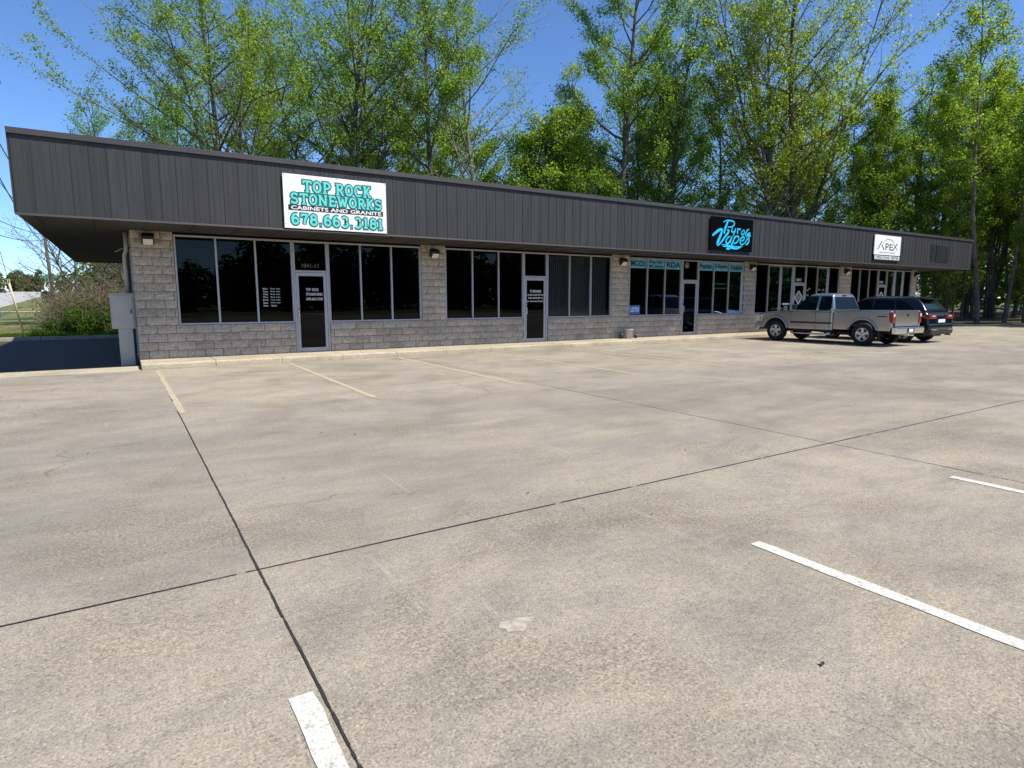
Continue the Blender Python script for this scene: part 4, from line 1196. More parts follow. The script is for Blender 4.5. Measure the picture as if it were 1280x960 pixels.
    MB().box(-0.80,0.80,0.0,0.06,0.40,0.45).build('crossmember', M['under'], root)
    wl_=MB()
    for yy in (ya,yb): wl_.box(-0.70,0.70,yy-0.5,yy+0.5,0.62,0.88)
    wl_.build('wheel_well', M['under'], root)
    MB().tube([(0.45,-1.2,0.36),(0.48,-2.0,0.38),(0.62,-2.58,0.36)],0.03,8).build('exhaust_pipe', M['chrome'], root)
    for s in (-1,1):
        for yy in (ya,yb): wheel(root, s*0.82, yy, WR, 0.25, s, 0.225, 5)
    return root
truck = make_pickup()
truck.location = (22.25, 12.86, 0.0)
tag(truck, 'silver extended-cab pickup truck parked nose-in at the sidewalk', 'pickup truck')

def make_suv(paint):
    root = empty('parked_suv'); HW=0.92; WR=0.36; ya, yb = 1.36, -1.34; low=0.30
    fa = arch(ya,WR+0.02,0.42,low)[::-1]; ra = arch(yb,WR+0.02,0.42,low)[::-1]
    poly=[(2.18,0.36),(2.27,0.55),(2.25,0.80),(2.12,0.93),(1.55,1.02),(1.10,1.06),(-1.0,1.12),(-2.02,1.15),(-2.16,1.02),(-2.20,0.70),(-2.26,0.62),(-2.22,0.40),(-2.05,low)]+ra+fa+[(2.0,low)]
    body = MB().prism(poly,'x',-HW,HW).build('body', paint, root, bevel=0.09, seg=5)
    def tt(z): return (z-1.05)/(1.64-1.05)
    def gw(z): return 0.865-0.20*tt(z)-0.03*tt(z)**2
    def gf(z): return 1.12-0.85*tt(z)
    def gb(z): return -2.10+0.34*tt(z)+0.16*tt(z)**3
    rings=[rrect(gw(z),gb(z),gf(z),z,0.09) for z in (1.04,1.2,1.4,1.55)]
    rings+=[rrect(gw(1.6)-0.015,gb(1.6)+0.02,gf(1.6)-0.03,1.61,0.10),rrect(gw(1.63)-0.06,gb(1.63)+0.05,gf(1.63)-0.10,1.65,0.12),rrect(gw(1.64)-0.22,gb(1.64)+0.22,gf(1.64)-0.28,1.67,0.14)]
    MB().loft(rings).build('cabin', paint, root)
    for s in (-1,1):
        for nm, pl in (('door_window',[(0.82,1.12),(0.34,1.52),(0.22,1.56),(-0.10,1.57),(-0.10,1.12)]),('door_window',[(-0.18,1.12),(-0.18,1.57),(-0.85,1.55),(-0.95,1.13)]),('quarter_window',[(-1.02,1.14),(-0.93,1.54),(-1.25,1.50),(-1.62,1.24),(-1.55,1.17)])):
            vs=[(s*(gw(z)+0.006),y,z) for y,z in pl]
            MB().add(vs,[tuple(range(len(vs)))]).build(nm, M['car_glass'], root)
        tl=MB().prism([(-2.215,0.88),(-2.215,1.00),(-2.10,1.04),(-1.72,1.05),(-1.80,0.98),(-2.05,0.90)],'x',s*0.36,s*(HW+0.004)).build('tail_light', M['red_lens'], root, bevel=0.01)
        MB().box(min(s*0.52,s*0.76),max(s*0.52,s*0.76),-2.224,-2.216,0.955,0.995).build('reverse_lens', M['clear_lens'], tl)
        MB().prism([(2.02,0.72),(2.27,0.70),(2.20,0.84),(1.80,0.90)],'x',s*0.45,s*(HW+0.003)).build('headlight', M['clear_lens'], root, bevel=0.015)
        MB().prism([(0.76,1.08),(0.92,1.08),(0.92,1.22),(0.78,1.23)],'x',s*0.88,s*1.05).build('mirror', paint, root, bevel=0.03)
        MB().tube([(s*(HW+0.006),p_[0],p_[1]) for p_ in arch(ya,WR+0.02,0.44,0.36,14)],0.03,6).build('wheel_arch_trim', M['trim'], root)
        MB().tube([(s*(HW+0.006),p_[0],p_[1]) for p_ in arch(yb,WR+0.02,0.44,0.36,14)],0.03,6).build('wheel_arch_trim', M['trim'], root)
        for y in (0.02,-0.95): MB().box(min(s*HW,s*(HW+.03)),max(s*HW,s*(HW+.03)),y-0.08,y+0.08,0.95,0.975).build('door_handle', paint, root, bevel=0.006)
        MB().box(min(s*0.45,s*0.78),max(s*0.45,s*0.78),-2.276,-2.262,0.47,0.50).build('reflector', M['chrome'], root)
        MB().tube([(s*0.62,-2.1,0.30),(s*0.62,-2.28,0.30)],0.04,10).build('exhaust_tip', M['trim'], root)
        MB().tube([(s*0.70,0.1,1.645),(s*0.70,0.0,1.685),(s*0.70,-1.3,1.675),(s*0.70,-1.4,1.635)],0.014,6).build('roof_rail', M['trim'], root)
    vs=[(-gw(1.17)+0.10,gb(1.17)-0.008,1.17),(gw(1.17)-0.10,gb(1.17)-0.008,1.17),(gw(1.55)-0.06,gb(1.55)-0.012,1.55),(-gw(1.55)+0.06,gb(1.55)-0.012,1.55)]
    MB().add(vs,[(0,1,2,3)]).build('rear_window', M['car_glass'], root)
    vs=[(-gw(1.1)+0.06,gf(1.1)+0.01,1.1),(gw(1.1)-0.06,gf(1.1)+0.01,1.1),(gw(1.56)-0.06,gf(1.56)+0.01,1.56),(-gw(1.56)+0.06,gf(1.56)+0.01,1.56)]
    MB().add(vs,[(0,1,2,3)]).build('windscreen', M['car_glass'], root)
    MB().prism([(-1.55,1.635),(-1.90,1.60),(-1.91,1.575),(-1.60,1.60)],'x',-0.58,0.58).build('spoiler', paint, root, bevel=0.01)
    MB().prism([(-2.16,0.30),(-2.25,0.34),(-2.265,0.50),(-2.20,0.54),(-2.0,0.30)],'x',-0.86,0.86).build('rear_bumper', M['trim'], root, bevel=0.02)
    MB().box(-0.26,0.26,-2.222,-2.206,0.74,0.86).build('licence_plate', M['plate'], root)
    ch=MB(); ch.box(-0.80,0.80,-1.9,1.9,0.22,0.34)
    for yy in (ya,yb): ch.box(-0.68,0.68,yy-0.44,yy+0.44,0.55,0.80); ch.tube([(-0.75,yy,WR),(0.75,yy,WR)],0.05,8)
    ch.build('chassis', M['under'], root)
    for s in (-1,1):
        for yy in (ya,yb): wheel(root, s*0.80, yy, WR, 0.225, s, 0.235, 5)
    return root
suv = make_suv(M['black_paint'])
suv.location = (25.2, 12.65, 0.0)
tag(suv, 'glossy black SUV parked on the far side of the silver pickup', 'suv')
for (x, y, rz, nm, lb) in ((-13.9, 172.0, 0.05, 'road_car', 'dark SUV driving along the highway on the near lane'), (-42.0, 330.0, 0.9, 'road_car', 'dark car far off on the highway turning across the lanes')):
    c = copy_tree(suv); c.name = nm
    c.location = (x, y, ground_h(x,y)+0.06); c.rotation_euler = (0,0,rz)
    tag(c, lb, 'car')

# ------------------------------------------------------------------ utility poles, cables, traffic signals
def tube_obj(name, pts, r, mat, label, cat, group=None, n=5):
    o = MB().tube(pts, r, n).build(name, mat); tag(o, label, cat, group); return o
def sag(a, c, s, n=14):
    a=Vector(a); c=Vector(c)
    return [a.lerp(c,k/n)-Vector((0,0,4*s*(k/n)*(1-k/n))) for k in range(n+1)]
pz = ground_h(-4.6,33)
pole = empty('utility_pole', (-4.55, 32.2, pz)); tag(pole, 'dark wooden utility pole carrying a blue sign beside the grass verge', 'utility pole')
MB().tube([(0,0,-0.2),(0,0,5),(0.02,0,11)],[0.17,0.155,0.12],12).build('pole', M['wood'], pole)
MB().box(-1.2,1.2,-0.06,0.06,10.1,10.22).build('crossarm', M['wood'], pole)
MB().lathe([(0,0),(0.24,0.02),(0.25,0.1),(0.25,0.75),(0.22,0.82),(0,0.86)],'z',(0.42,0,5.75),16).build('transformer', M['dark_metal'], pole)
MB().box(0.05,0.42,-0.20,-0.178,0.95,1.58).build('blue_sign', M['blue_sign'], pole)
gw_ = empty('guy_wire', (-4.0, 37.0, ground_h(-4,37))); tag(gw_, 'steel guy wire in a pale guard slanting down beside the pole', 'guy wire')
d_ = Vector((-4.6,32.4,8.0))-Vector((-4.0,37.0,ground_h(-4,37)))
MB().tube([Vector((0,0,0)), d_],0.012,5).build('cable', M['wire'], gw_)
MB().tube([d_*0.02, d_*0.30],0.045,8).build('guard', M['guard'], gw_)
fp = empty('utility_pole', (-7.2, 98.0, ground_h(-7.2,98))); tag(fp, 'slim distant utility pole rising behind the bare brush', 'utility pole')
MB().tube([(0,0,-0.2),(-0.2,0,6),(-0.35,0,12.3)],[0.20,0.18,0.14],10).build('pole', M['wood'], fp)
MB().box(-1.5,0.8,-0.06,0.06,11.2,11.33).build('crossarm', M['wood'], fp)
fz = ground_h(-7.2,98)
for k, (a, c, s) in enumerate((((-6.6,36.0,6.5),(-7.5,98,fz+9.3),0.5),((-6.6,36.0,5.5),(-7.5,98,fz+8.7),0.7),
                               ((-5.6,32.2,10.4),(-8.6,98,fz+11.4),0.9),((-4.6,32.2,10.4),(-6.6,98,fz+11.4),1.0),((-4.6,32.2,9.0),(-7.5,98,fz+8.2),1.1))):
    tube_obj('power_cable', sag(a,c,s), 0.03, M['wire'], 'sagging black overhead cable running between the two wooden utility poles', 'cable', 'overhead cables beside the drive')
# traffic signals and street signs at the far junction
jz = ground_h(-30,260)
tube_obj('span_wire', sag((-70,243,jz+5.6),(-6,243,jz+5.3),0.4), 0.05, M['wire'], 'thin span wire carrying traffic signals over the far road', 'cable')
for x in (-28.6,-33.8):
    t = empty('traffic_signal', (x, 243, jz+3.3)); tag(t, 'yellow traffic signal head hanging from the wire over the far road', 'traffic light', 'traffic signals over the far road')
    MB().box(-0.35,0.35,-0.2,0.2,0,1.5).build('housing', M['yellow'], t, bevel=0.04)
    for k in range(3):
        MB().lathe([(0,-0.24),(0.16,-0.23),(0.17,-0.2)],'y',(0,0,0.28+0.46*k),12).build('lamp', M['black'], t)
    MB().tube([(0,0,1.5),(0,0,2.0)],0.05,6).build('hanger', M['wire'], t)
for x, y, w in ((-37.5,243,5.0),(-11.5,150,2.6)):
    z = ground_h(x,y)
    t = empty('street_sign', (x, y, z)); tag(t, 'green street name sign over the far junction' if y > 200 else 'green road sign glimpsed through the bare brush', 'road sign')
    MB().box(-w/2,w/2,-0.04,0.04,4.4,5.3 if y > 200 else 4.9).build('sign_plate', M['green_sign'], t)
    MB().tube([(0,0.1,0),(0,0.1,5.2)],0.09,8).build('post', M['galv'], t)

# ------------------------------------------------------------------ trees
def leaf_quads(pts, size, rg, flat=0.35):
    """pts (n,3) -> rhombus leaves with random orientation"""
    n = len(pts)
    nrm = rg.normal(size=(n,3)); nrm[:,2] = np.abs(nrm[:,2])*(1+flat)+0.05
    nrm /= np.linalg.norm(nrm,axis=1)[:,None]
    t = rg.normal(size=(n,3)); t -= nrm*(t*nrm).sum(1)[:,None]; t /= np.linalg.norm(t,axis=1)[:,None]+1e-9
    bt = np.cross(nrm,t)
    s = size*rg.uniform(0.6,1.35,size=(n,1))
    v = np.stack([pts-t*s*0.9, pts+bt*s*0.55+nrm*s*0.12, pts+t*s, pts-bt*s*0.55+nrm*s*0.12],axis=1).reshape(-1,3)
    return v
def leaves_mesh(name, v, mat):
    n = len(v)//4
    me = bpy.data.meshes.new(name)
    me.vertices.add(len(v)); me.vertices.foreach_set('co', v.astype(np.float32).ravel())
    me.loops.add(4*n); me.loops.foreach_set('vertex_index', np.arange(4*n,dtype=np.int32))
    me.polygons.add(n); me.polygons.foreach_set('loop_start', np.arange(0,4*n,4,dtype=np.int32))
    me.materials.append(mat); me.update(calc_edges=True); me.validate()
    return me

def grow(seed, H, r0, base, spread, n_limb, elev, n_leaf, leaf, sigma, shape='round', fork=0, lean=0.03, sub=5, bare=0.0, gap=0.0):
    """returns (trunk MB, leaf point array). elev = limb rise in degrees"""
    r = random.Random(seed); rg = np.random.default_rng(seed)
    tb = MB(); twigs = []
    def stem(p0, d0, L, rad0, rad1, n, wob, up):
        pts=[Vector(p0)]; d=Vector(d0).normalized()
        for k in range(n):
            d = (d+Vector((r.gauss(0,wob),r.gauss(0,wob),r.gauss(0,wob)*0.4+up))).normalized()
            pts.append(pts[-1]+d*(L/n))
        rad=[rad0+(rad1-rad0)*(k/n)**0.85 for k in range(n+1)]
        return pts, rad
    stems=[]
    la = r.uniform(0,6.28)
    d0=Vector((math.cos(la)*lean, math.sin(la)*lean, 1))
    pts, rad = stem((0,0,-0.25), d0, H+0.25, r0, r0*0.12, 12, 0.035, 0.05)
    stems.append((pts,rad,base))
    for k in range(fork):
        j = r.choice((2,3,4)); a = r.uniform(0,6.28)+k*2.1
        dd = Vector((math.cos(a)*0.38, math.sin(a)*0.38, 1))
        p2, r2 = stem(pts[j], dd, H*(0.86-j/13), rad[j]*0.72, 0.03, 9, 0.05, 0.07)
        stems.append((p2,r2,0.12))
    for pts, rad, bs in stems: tb.tube(pts, rad, 9 if rad[0] > 0.12 else 6, cap=False)
    def at(pts, rad, t):
        f=t*(len(pts)-1); i=min(int(f),len(pts)-2); u_=f-i
        return pts[i].lerp(pts[i+1],u_), rad[i]+(rad[i+1]-rad[i])*u_
    ga = r.uniform(0,6.28)
    for pts, rad, bs in stems:
        nl = n_limb if pts is stems[0][0] else int(n_limb*0.6)
        for i in range(nl):
            t = bs+(0.97-bs)*((i+r.random())/nl)
            p, rd = at(pts, rad, t)
            ga += 2.4+r.uniform(-0.5,0.5)
            q = (t-bs)/(1-bs)
            if shape == 'round': L = spread*(0.55+0.75*math.sin(math.pi*min(1,q*0.85+0.12)))*(1-0.45*q)
            elif shape == 'cone': L = spread*(1.05-0.80*q)
            else: L = spread*(0.45+0.6*q)*(1-0.35*q)
            L *= r.uniform(0.7,1.2)
            e = R(elev+20*q+r.uniform(-10,10))
            dd = Vector((math.cos(ga)*math.cos(e), math.sin(ga)*math.cos(e), math.sin(e)))
            lp, lr = stem(p, dd, L, max(0.030,rd*0.58), 0.012, 6, 0.10, 0.05)
            tb.tube(lp, lr, 5, cap=False)
            if r.random() < bare: continue
            for s in range(sub):
                u_ = 0.30+0.68*(s+r.random())/sub
                sp, sr = at(lp, lr, u_)
                d3 = Vector((r.gauss(0,1),r.gauss(0,1),r.gauss(0.25,0.6))).normalized()
                d3 = (d3+dd*0.8).normalized()
                l3 = L*r.uniform(0.22,0.42)
                tp, tr = stem(sp, d3, l3, max(0.013,sr*0.6), 0.006, 3, 0.14, 0.04)
                tb.tube(tp, tr, 3, cap=False)
                if r.random() > gap: twigs.append((tp, l3))
            twigs.append((lp[3:], L*0.5))
    w = np.array([x[1]*r.uniform(0.15,1.0)**2 for x in twigs]); w = w/w.sum()
    cnt = rg.multinomial(n_leaf, w)
    P=[]
    for (tp,l3), c in zip(twigs,cnt):
        if c == 0: continue
        tp_ = np.array([tuple(q) for q in tp]); f = rg.uniform(0.1,1.0,c)*(len(tp_)-1)
        i = np.minimum(f.astype(int), len(tp_)-2); u_=(f-i)[:,None]
        P.append(tp_[i]*(1-u_)+tp_[i+1]*u_+rg.normal(scale=sigma,size=(c,3))*np.array([1,1,0.8]))
    P = np.concatenate(P)
    return tb, leaf_quads(P, leaf, rg)

KIND = {}
def tree_kind(key, mat, bark, **kw):
    tb, v = grow(**kw)
    KIND[key] = (tb.mesh('trunk', bark), leaves_mesh('crown', v, mat))
tree_kind('broad_a', M['leaf'], M['bark'], seed=11, H=25, r0=0.36, base=0.20, spread=8.2, n_limb=34, elev=24, n_leaf=42000, leaf=0.083, sigma=0.25, fork=2, sub=6, gap=0.12)
tree_kind('broad_b', M['leaf_y'], M['bark'], seed=12, H=26, r0=0.34, base=0.22, spread=7.8, n_limb=34, elev=30, n_leaf=40000, leaf=0.083, sigma=0.25, fork=3, sub=6, gap=0.15)
tree_kind('tall_a', M['leaf'], M['bark'], seed=13, H=27, r0=0.33, base=0.24, spread=5.8, n_limb=38, elev=24, n_leaf=36000, leaf=0.083, sigma=0.25, sub=6, gap=0.1)
tree_kind('tall_b', M['leaf_y'], M['bark_pale'], seed=14, H=25, r0=0.30, base=0.26, spread=5.4, n_limb=34, elev=32, n_leaf=25000, leaf=0.08, sigma=0.25, fork=1, sub=5, gap=0.25)
tree_kind('tall_c', M['leaf'], M['bark'], seed=15, H=24, r0=0.24, base=0.30, spread=4.8, n_limb=30, elev=36, n_leaf=27000, leaf=0.082, sigma=0.25, fork=2, sub=5, gap=0.1)
tree_kind('sparse', M['leaf_y'], M['bark_pale'], seed=16, H=25, r0=0.26, base=0.25, spread=6.6, n_limb=30, elev=30, n_leaf=15000, leaf=0.075, sigma=0.28, fork=1, sub=6, gap=0.35)
tree_kind('bushy', M['leaf_y'], M['bark'], seed=17, H=12, r0=0.13, base=0.12, spread=3.0, n_limb=26, elev=22, n_leaf=17000, leaf=0.08, sigma=0.25, sub=4)
tree_kind('under', M['leaf_d'], M['bark'], seed=18, H=8, r0=0.08, base=0.08, spread=2.6, n_limb=20, elev=20, n_leaf=7000, leaf=0.09, sigma=0.25, sub=4)
tree_kind('slim_a', M['leaf'], M['bark'], seed=19, H=20, r0=0.14, base=0.30, spread=2.8, n_limb=24, elev=32, n_leaf=11000, leaf=0.083, sigma=0.25, sub=4, gap=0.1)
tree_kind('slim_b', M['leaf_y'], M['bark'], seed=20, H=22, r0=0.17, base=0.36, spread=3.0, n_limb=24, elev=38, n_leaf=11000, leaf=0.083, sigma=0.25, sub=4, gap=0.1)
tree_kind('slim_c', M['leaf_d'], M['bark'], seed=21, H=17, r0=0.11, base=0.15, spread=2.4, n_limb=24, elev=24, n_leaf=7000, leaf=0.095, sigma=0.25, sub=4, gap=0.1)

def plant_tree(kind, x, y, sc, rz, label, group, name='deciduous_tree', tilt=(0,0), zs=1.0):
    if x > 46: z = -0.03+0.35*min(1,(x-46)/25)-0.1
    else: z = ground_h(x,y)
    root = empty(name, (x,y,z), rz); root.scale = (sc,sc,sc*zs); root.rotation_euler = (tilt[0],tilt[1],rz)
    tag(root, label, 'tree', group)
    obj_from('trunk', KIND[kind][0], root); obj_from('crown', KIND[kind][1], root)
    return root
G1 = 'tall trees behind the building'
for kind, x, y, sc, rz, lb in (
    ('broad_a', 7.2, 47.0, 0.92, 0.4, 'broad spreading tree with ascending limbs standing clear at the end of the row'),
    ('broad_b', 13.6, 44.8, 1.02, 2.0, 'multi-stemmed tree rising behind the white and turquoise sign'),
    ('tall_a', 19.6, 41.0, 0.95, 1.0, 'straight dark-trunked tree directly behind the roof right of the white sign'),
    ('sparse', 22.4, 39.4, 1.00, 0.2, 'pale thin-leaved tree with open twiggy top beside the dark straight trunk'),
    ('tall_a', 33.0, 36.6, 1.08, 2.6, 'tall straight poplar-like tree with a narrow full crown'),
    ('tall_c', 38.2, 36.4, 1.02, 4.0, 'narrow tree with several close upright stems rising behind the black sign'),
    ('broad_b', 44.2, 28.6, 1.10, 5.2, 'largest tree, forked low with wide ascending limbs behind the black sign end'),
    ('tall_b', 42.0, 30.2, 1.00, 0.9, 'leaning pale-barked tree close against the largest forked tree'),
    ('slim_b', 47.0, 17.4, 1.0, 3.3, 'tall straight tree at the lot edge beyond the end of the fascia'),
):
    plant_tree(kind, x, y, sc, rz, lb, G1)
# second row seen through the first
G2 = 'slimmer trees filling the second row of the wood'
for kind, x, y, sc, rz in (
    ('tall_c', 1.5, 60, 0.80, 0.3), ('slim_a', 4.5, 55, 1.00, 1.2), ('slim_b', 9.0, 53, 1.00, 2.1), ('broad_a', 10.5, 60, 0.95, 3.3), 
    ('slim_a', 16.2, 47.5, 1.0, 4.0), ('tall_b', 18.5, 52, 1.0, 1.9), ('slim_b', 20.5, 49, 0.90, 2.7), ('tall_c', 24.5, 51, 0.85, 0.1), 
    ('slim_b', 34.5, 43, 0.95, 5.1), ('tall_c', 40.0, 42, 0.95, 1.1), ('slim_b', 37.4, 35.2, 1.0, 3.6),
    ('slim_b', 41.0, 32.6, 0.95, 4.4), ('slim_b', 48.5, 30.0, 0.9, 2.5),
    ('slim_a', 46.5, 26.0, 0.85, 5.6), ('slim_c', 48.0, 24.4, 0.95, 3.0), ('slim_b', 51.0, 24.5, 0.82, 0.6), ('tall_a', 56.5, 24.0, 0.75, 1.3), ('slim_a', 54.0, 20.4, 0.95, 2.4),
    ('tall_c', 60.0, 21.5, 0.85, 4.8), ('slim_b', 58.0, 26.5, 0.8, 5.9), ('tall_a', 62.0, 16.5, 0.95, 3.9), ('tall_b', 60.0, 12.6, 0.95, 2.0),
    ('tall_c', 27.5, 56, 0.72, 2.3), ('broad_a', 46, 44, 0.82, 0.9), ('broad_b', 56, 36, 0.82, 3.1), ('broad_a', 64, 28, 0.80, 4.3)):
    plant_tree(kind, x, y, sc, rz, {'slim_a':'slim green young-leaved tree in the second row behind the building','slim_b':'slim yellow-green tree with a bare lower trunk in the second row','slim_c':'slender dark-stemmed tree leafy from low down in the second row',
        'tall_a':'tall straight full-crowned tree deep in the wood','tall_b':'pale-barked open-crowned tree deep in the wood','tall_c':'tall tree of several close stems deep in the wood',
        'broad_a':'wide-crowned green tree standing deep in the wood','broad_b':'wide-crowned yellow-green tree standing deep in the wood'}[kind], G2)
# understorey
G3 = 'bushy small trees showing over the roof edge'
for x, y, sc, rz, k in ((26.0,38.5,1.25,0.1,'bushy'),(28.4,38.0,1.30,1.0,'bushy'),(30.4,37.6,1.15,2.2,'bushy'),(24.4,42.0,1.25,3.4,'bushy'),(32.0,40.5,1.10,4.5,'bushy'),(28.8,43.5,1.35,0.7,'bushy'),(27.2,41.0,1.15,5.6,'bushy'),(15.6,43.0,1.0,2.4,'bushy'),(9.8,45.5,0.95,1.1,'bushy'),(35.6,38.5,1.0,3.7,'bushy'),
                     (2.6,49.0,0.75,5.2,'under'),(8.6,46.5,0.95,0.9,'under'),(11.0,49.0,1.0,2.8,'under'),(17.6,46.0,0.95,3.9,'bushy'),(21.2,44.5,0.9,1.4,'bushy'),
                     (39.2,38.5,0.8,5.0,'bushy'),(44.2,36.0,0.9,2.0,'bushy'),(47.5,34.5,0.9,3.0,'bushy'),(46.5,30.5,1.0,4.1,'bushy'),(49.5,27.5,1.0,5.3,'bushy'),
                     (53.0,28.0,1.05,0.4,'bushy'),(51.5,22.0,0.85,1.7,'bushy')):
    plant_tree(k, x, y, sc, rz, 'low darker green shrubby tree behind the roofline below the taller trees' if k == 'under' else
               ('big bushy yellow-green tree between the pale thin-leaved tree and the tall straight one' if sc > 1.09 else
                ('bushy yellow-green tree at the foot of the largest forked tree and the wood beyond it' if x > 39 else 'bushy yellow-green tree of middling height just behind the roofline')), G3, name='understorey_tree')
# wood to the right, trunks standing in shade at the lot edge
G4 = 'thin trunked trees at the edge of the wood'
rr = random.Random(5)
n4 = 0
for k in range(36):
    x = 46.8+rr.random()**1.3*22; y = 3 + rr.random()*24
    if y < 0.20*x-1.0: continue
    kd = rr.choice(('slim_a','slim_b','slim_b','slim_c','slim_a'))
    plant_tree(kd, x, y, rr.uniform(0.62,0.95), rr.uniform(0,6.28), {'slim_a':'thin dark-trunked green tree at the shaded wood edge past the lot','slim_b':'thin tree with a tall bare trunk and yellow-green top at the wood edge','slim_c':'very thin stem leafy from low down at the shaded wood edge'}[kd], G4)
for k in range(18):
    x = 47.2+rr.random()*14; y = 11.5+rr.random()*12
    plant_tree('slim_b', x, y, rr.uniform(0.6,0.9), rr.uniform(0,6.28), 'thin tree with a tall bare trunk and yellow-green top at the wood edge', G4)
for k in range(14):
    x = 52.0+rr.random()*20; y = 5+rr.random()*22
    if y < 0.20*x-1.0: continue
    plant_tree('under', x, y, rr.uniform(0.45,0.95), rr.uniform(0,6.28), 'small shrubby tree growing low under the shaded wood edge', 'shrubby growth under the wood edge', name='understorey_tree')

# far woodland mass (uncountable)
def leaf_mass(name, boxes, n, size, mat, seed, label, dens=4.0):
    rg = np.random.default_rng(seed); P=[]
    for (x0,x1,y0,y1,zb,h,share) in boxes:
        m = int(n*share)
        # lumpy top: many crowns
        k = max(6,int((abs(x1-x0)+abs(y1-y0))/dens))
        cx = rg.uniform(x0,x1,k); cy = rg.uniform(y0,y1,k); ch = h*rg.uniform(0.55,1.0,k); cr = rg.uniform(2.0,4.5,k)*max(1.0,h/14)
        i = rg.integers(0,k,m)
        d = rg.normal(size=(m,3)); d /= np.linalg.norm(d,axis=1)[:,None]; rr_ = rg.uniform(0.35,1.0,m)**0.5
        z = zb + np.abs(ch[i]*0.52 + d[:,2]*rr_*ch[i]*0.48)
        P.append(np.stack([cx[i]+d[:,0]*rr_*cr[i], cy[i]+d[:,1]*rr_*cr[i], z],axis=1))
    v = leaf_quads(np.concatenate(P), size, rg)
    o = obj_from(name, leaves_mesh(name, v, mat)); tag(o, label, 'woodland', kind='stuff'); return o
leaf_mass('woodland_backdrop', [(-2,30,66,78,0,11,0.2),(30,62,56,68,0,13,0.25),(62,84,20,60,0,14,0.35),(64,84,-2,22,0,14,0.2)], 80000, 0.26, M['leaf_y'], 3, 'dense yellow-green spring woodland behind the trunks')
leaf_mass('distant_woodland', [(-130,40,420,470,5,14,0.6),(-140,-50,330,400,5,12,0.4)], 40000, 0.75, M['leaf_hazy'], 4, 'dark green wooded ridge beyond the highway')
leaf_mass('opposite_woodland', [(-90,20,-80,-62,-0.5,8.0,0.35),(15,110,-80,-60,-0.5,14,0.4),(60,80,-62,-6,-0.5,15,0.12),(57,74,-28,6,-0.5,15,0.13)], 80000, 0.6, M['leaf_far'], 6, 'dark line of woods across the lot, opposite the shops', dens=1.1)

# ------------------------------------------------------------------ brush and shrubs left of the building
def brush_mesh(seed, n, H, spread, mat, leafy=0, lsize=0.05, lmat=None):
    r = random.Random(seed); rg=np.random.default_rng(seed); tb=MB(); pts_all=[]
    for k in range(n):
        a=r.uniform(0,6.28); rad=spread*0.6*math.sqrt(r.random()); p=Vector((rad*math.cos(a),rad*math.sin(a),-0.1))
        L=H*r.uniform(0.5,1.1); lean=r.uniform(0.1,0.7)
        d=Vector((math.cos(a+r.uniform(-1,1))*lean,math.sin(a+r.uniform(-1,1))*lean,1)).normalized()
        pts=[p]
        for s in range(6):
            d=(d+Vector((r.gauss(0,0.16),r.gauss(0,0.16),r.gauss(-0.05,0.10)))).normalized(); pts.append(pts[-1]+d*L/6)
        tb.tube(pts,[0.016*(1-s/7)+0.004 for s in range(7)],3,cap=False)
        for s in range(5):
            i=r.randint(1,5); q=pts[i]; dd=Vector((r.gauss(0,1),r.gauss(0,1),r.gauss(0.3,0.7))).normalized()
            e=[q]
            for w in range(3):
                dd=(dd+Vector((r.gauss(0,.25),r.gauss(0,.25),r.gauss(0,.2)))).normalized(); e.append(e[-1]+dd*L*0.10)
            tb.tube(e,[0.008,0.006,0.005,0.003],3,cap=False); pts_all += [tuple(x_) for x_ in e[1:]]
    tr = tb.mesh('stems', mat)
    lv=None
    if leafy:
        P=np.array(pts_all); P=P[rg.integers(0,len(P),leafy)]+rg.normal(scale=H*0.06,size=(leafy,3)); P[:,2]=np.maximum(P[:,2],0.02)
        lv=leaves_mesh('foliage', leaf_quads(P,lsize,rg), lmat)
    return tr, lv
BR = [brush_mesh(31,80,3.2,1.5,M['twig'],2600,0.05,M['leaf_dry']), brush_mesh(32,70,2.2,1.4,M['twig'],3000,0.05,M['leaf_dry'])]
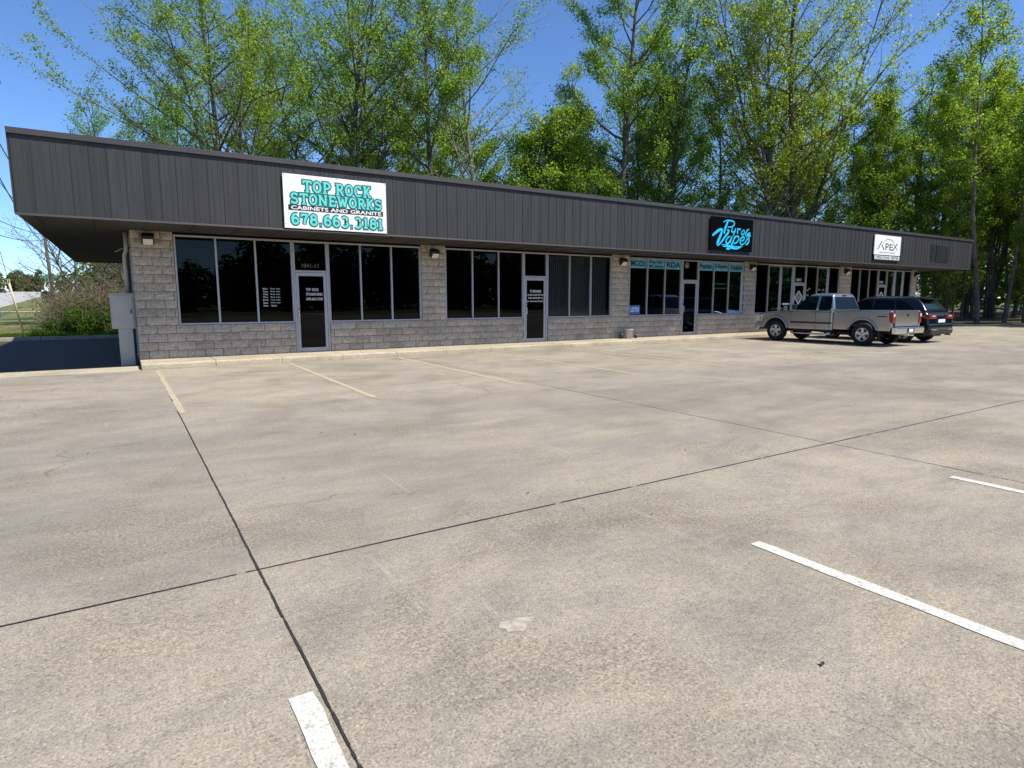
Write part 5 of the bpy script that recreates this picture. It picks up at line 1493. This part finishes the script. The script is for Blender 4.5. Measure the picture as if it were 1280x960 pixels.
for i,(x,y,sc,rz,k) in enumerate(((-2.2,39.6,0.85,0.2,1),(-1.1,40.0,0.95,1.4,0),(0.6,39.2,1.0,2.7,0),(-2.6,42.6,0.8,4.0,1),(-1.4,43.0,1.0,5.0,0),(0.1,38.6,0.8,0.9,1),(1.6,41.0,1.15,2.0,0),(-0.3,40.4,1.2,3.3,0),(-1.5,39.0,0.95,0.6,1),(-0.6,42.4,1.3,4.4,0),(-2.2,41.6,1.0,2.9,0))):
    o=empty('dry_brush',(x,y,ground_h(x,y)),rz); o.scale=(sc,sc,sc); tag(o,'tangled grey-brown leafless brush beyond the drive','brush','dry brush beyond the drive')
    obj_from('stems',BR[k][0],o); obj_from('foliage',BR[k][1],o)
SH = [brush_mesh(41,60,1.3,1.2,M['twig'],6500,0.055,M['leaf_bush'])]
for i,(x,y,sc,zs,lb) in enumerate(((-1.0,37.6,1.25,1.15,'dense bright green shrub in front of the dry brush'),(-2.15,37.9,1.0,0.9,'low loose green shrub left of the dense shrub'),(0.1,36.9,0.8,0.8,'small green weedy shrub by the kerb nearest the building wall'),(-3.1,37.6,0.7,0.6,'small patchy green shrub next to the guy wire'))):
    o=empty('green_shrub',(x,y,ground_h(x,y)),i*1.3); o.scale=(sc,sc,sc*zs); tag(o,lb,'shrub')
    obj_from('stems',SH[0][0],o); obj_from('foliage',SH[0][1],o)
tree_kind('bare', M['leaf_dry'], M['bark'], seed=51, H=6.5, r0=0.13, base=0.18, spread=4.2, n_limb=22, elev=28, n_leaf=900, leaf=0.05, sigma=0.25, sub=8, fork=1)
for x,y,sc,rz,lb in ((0.6,44.0,1.0,0.5,'bare dark-limbed tree under the end of the soffit'),(-2.5,47.0,0.95,2.4,'bare twiggy tree in front of the distant utility pole'),(-0.9,49.5,1.1,4.2,'bare spindly tree deeper behind the dry brush')):
    plant_tree('bare', x, y, sc, rz, lb, 'bare trees beyond the drive', name='bare_tree')

# grass blades on the verge near the kerb
rg = np.random.default_rng(77); n=9000
gx = rg.uniform(-9,1.2,n); gy = 30.2+rg.uniform(0,1,n)**1.5*14
h = rg.uniform(0.06,0.22,n); a = rg.uniform(0,6.28,n)
gz = np.array([ground_h(x,y) for x,y in zip(gx,gy)])
p = np.stack([gx,gy,gz],axis=1); w = np.stack([np.cos(a),np.sin(a),0*a],axis=1)*0.018; ln = np.stack([rg.normal(0,.05,n),rg.normal(0,.05,n),h],axis=1)
v = np.stack([p-w,p+w,p+ln+w*0.15,p+ln-w*0.15],axis=1).reshape(-1,3)
o = obj_from('verge_grass', leaves_mesh('verge_grass', v, M['leaf_bush'])); tag(o,'rough green grass on the verge beyond the drive','grass',kind='stuff')
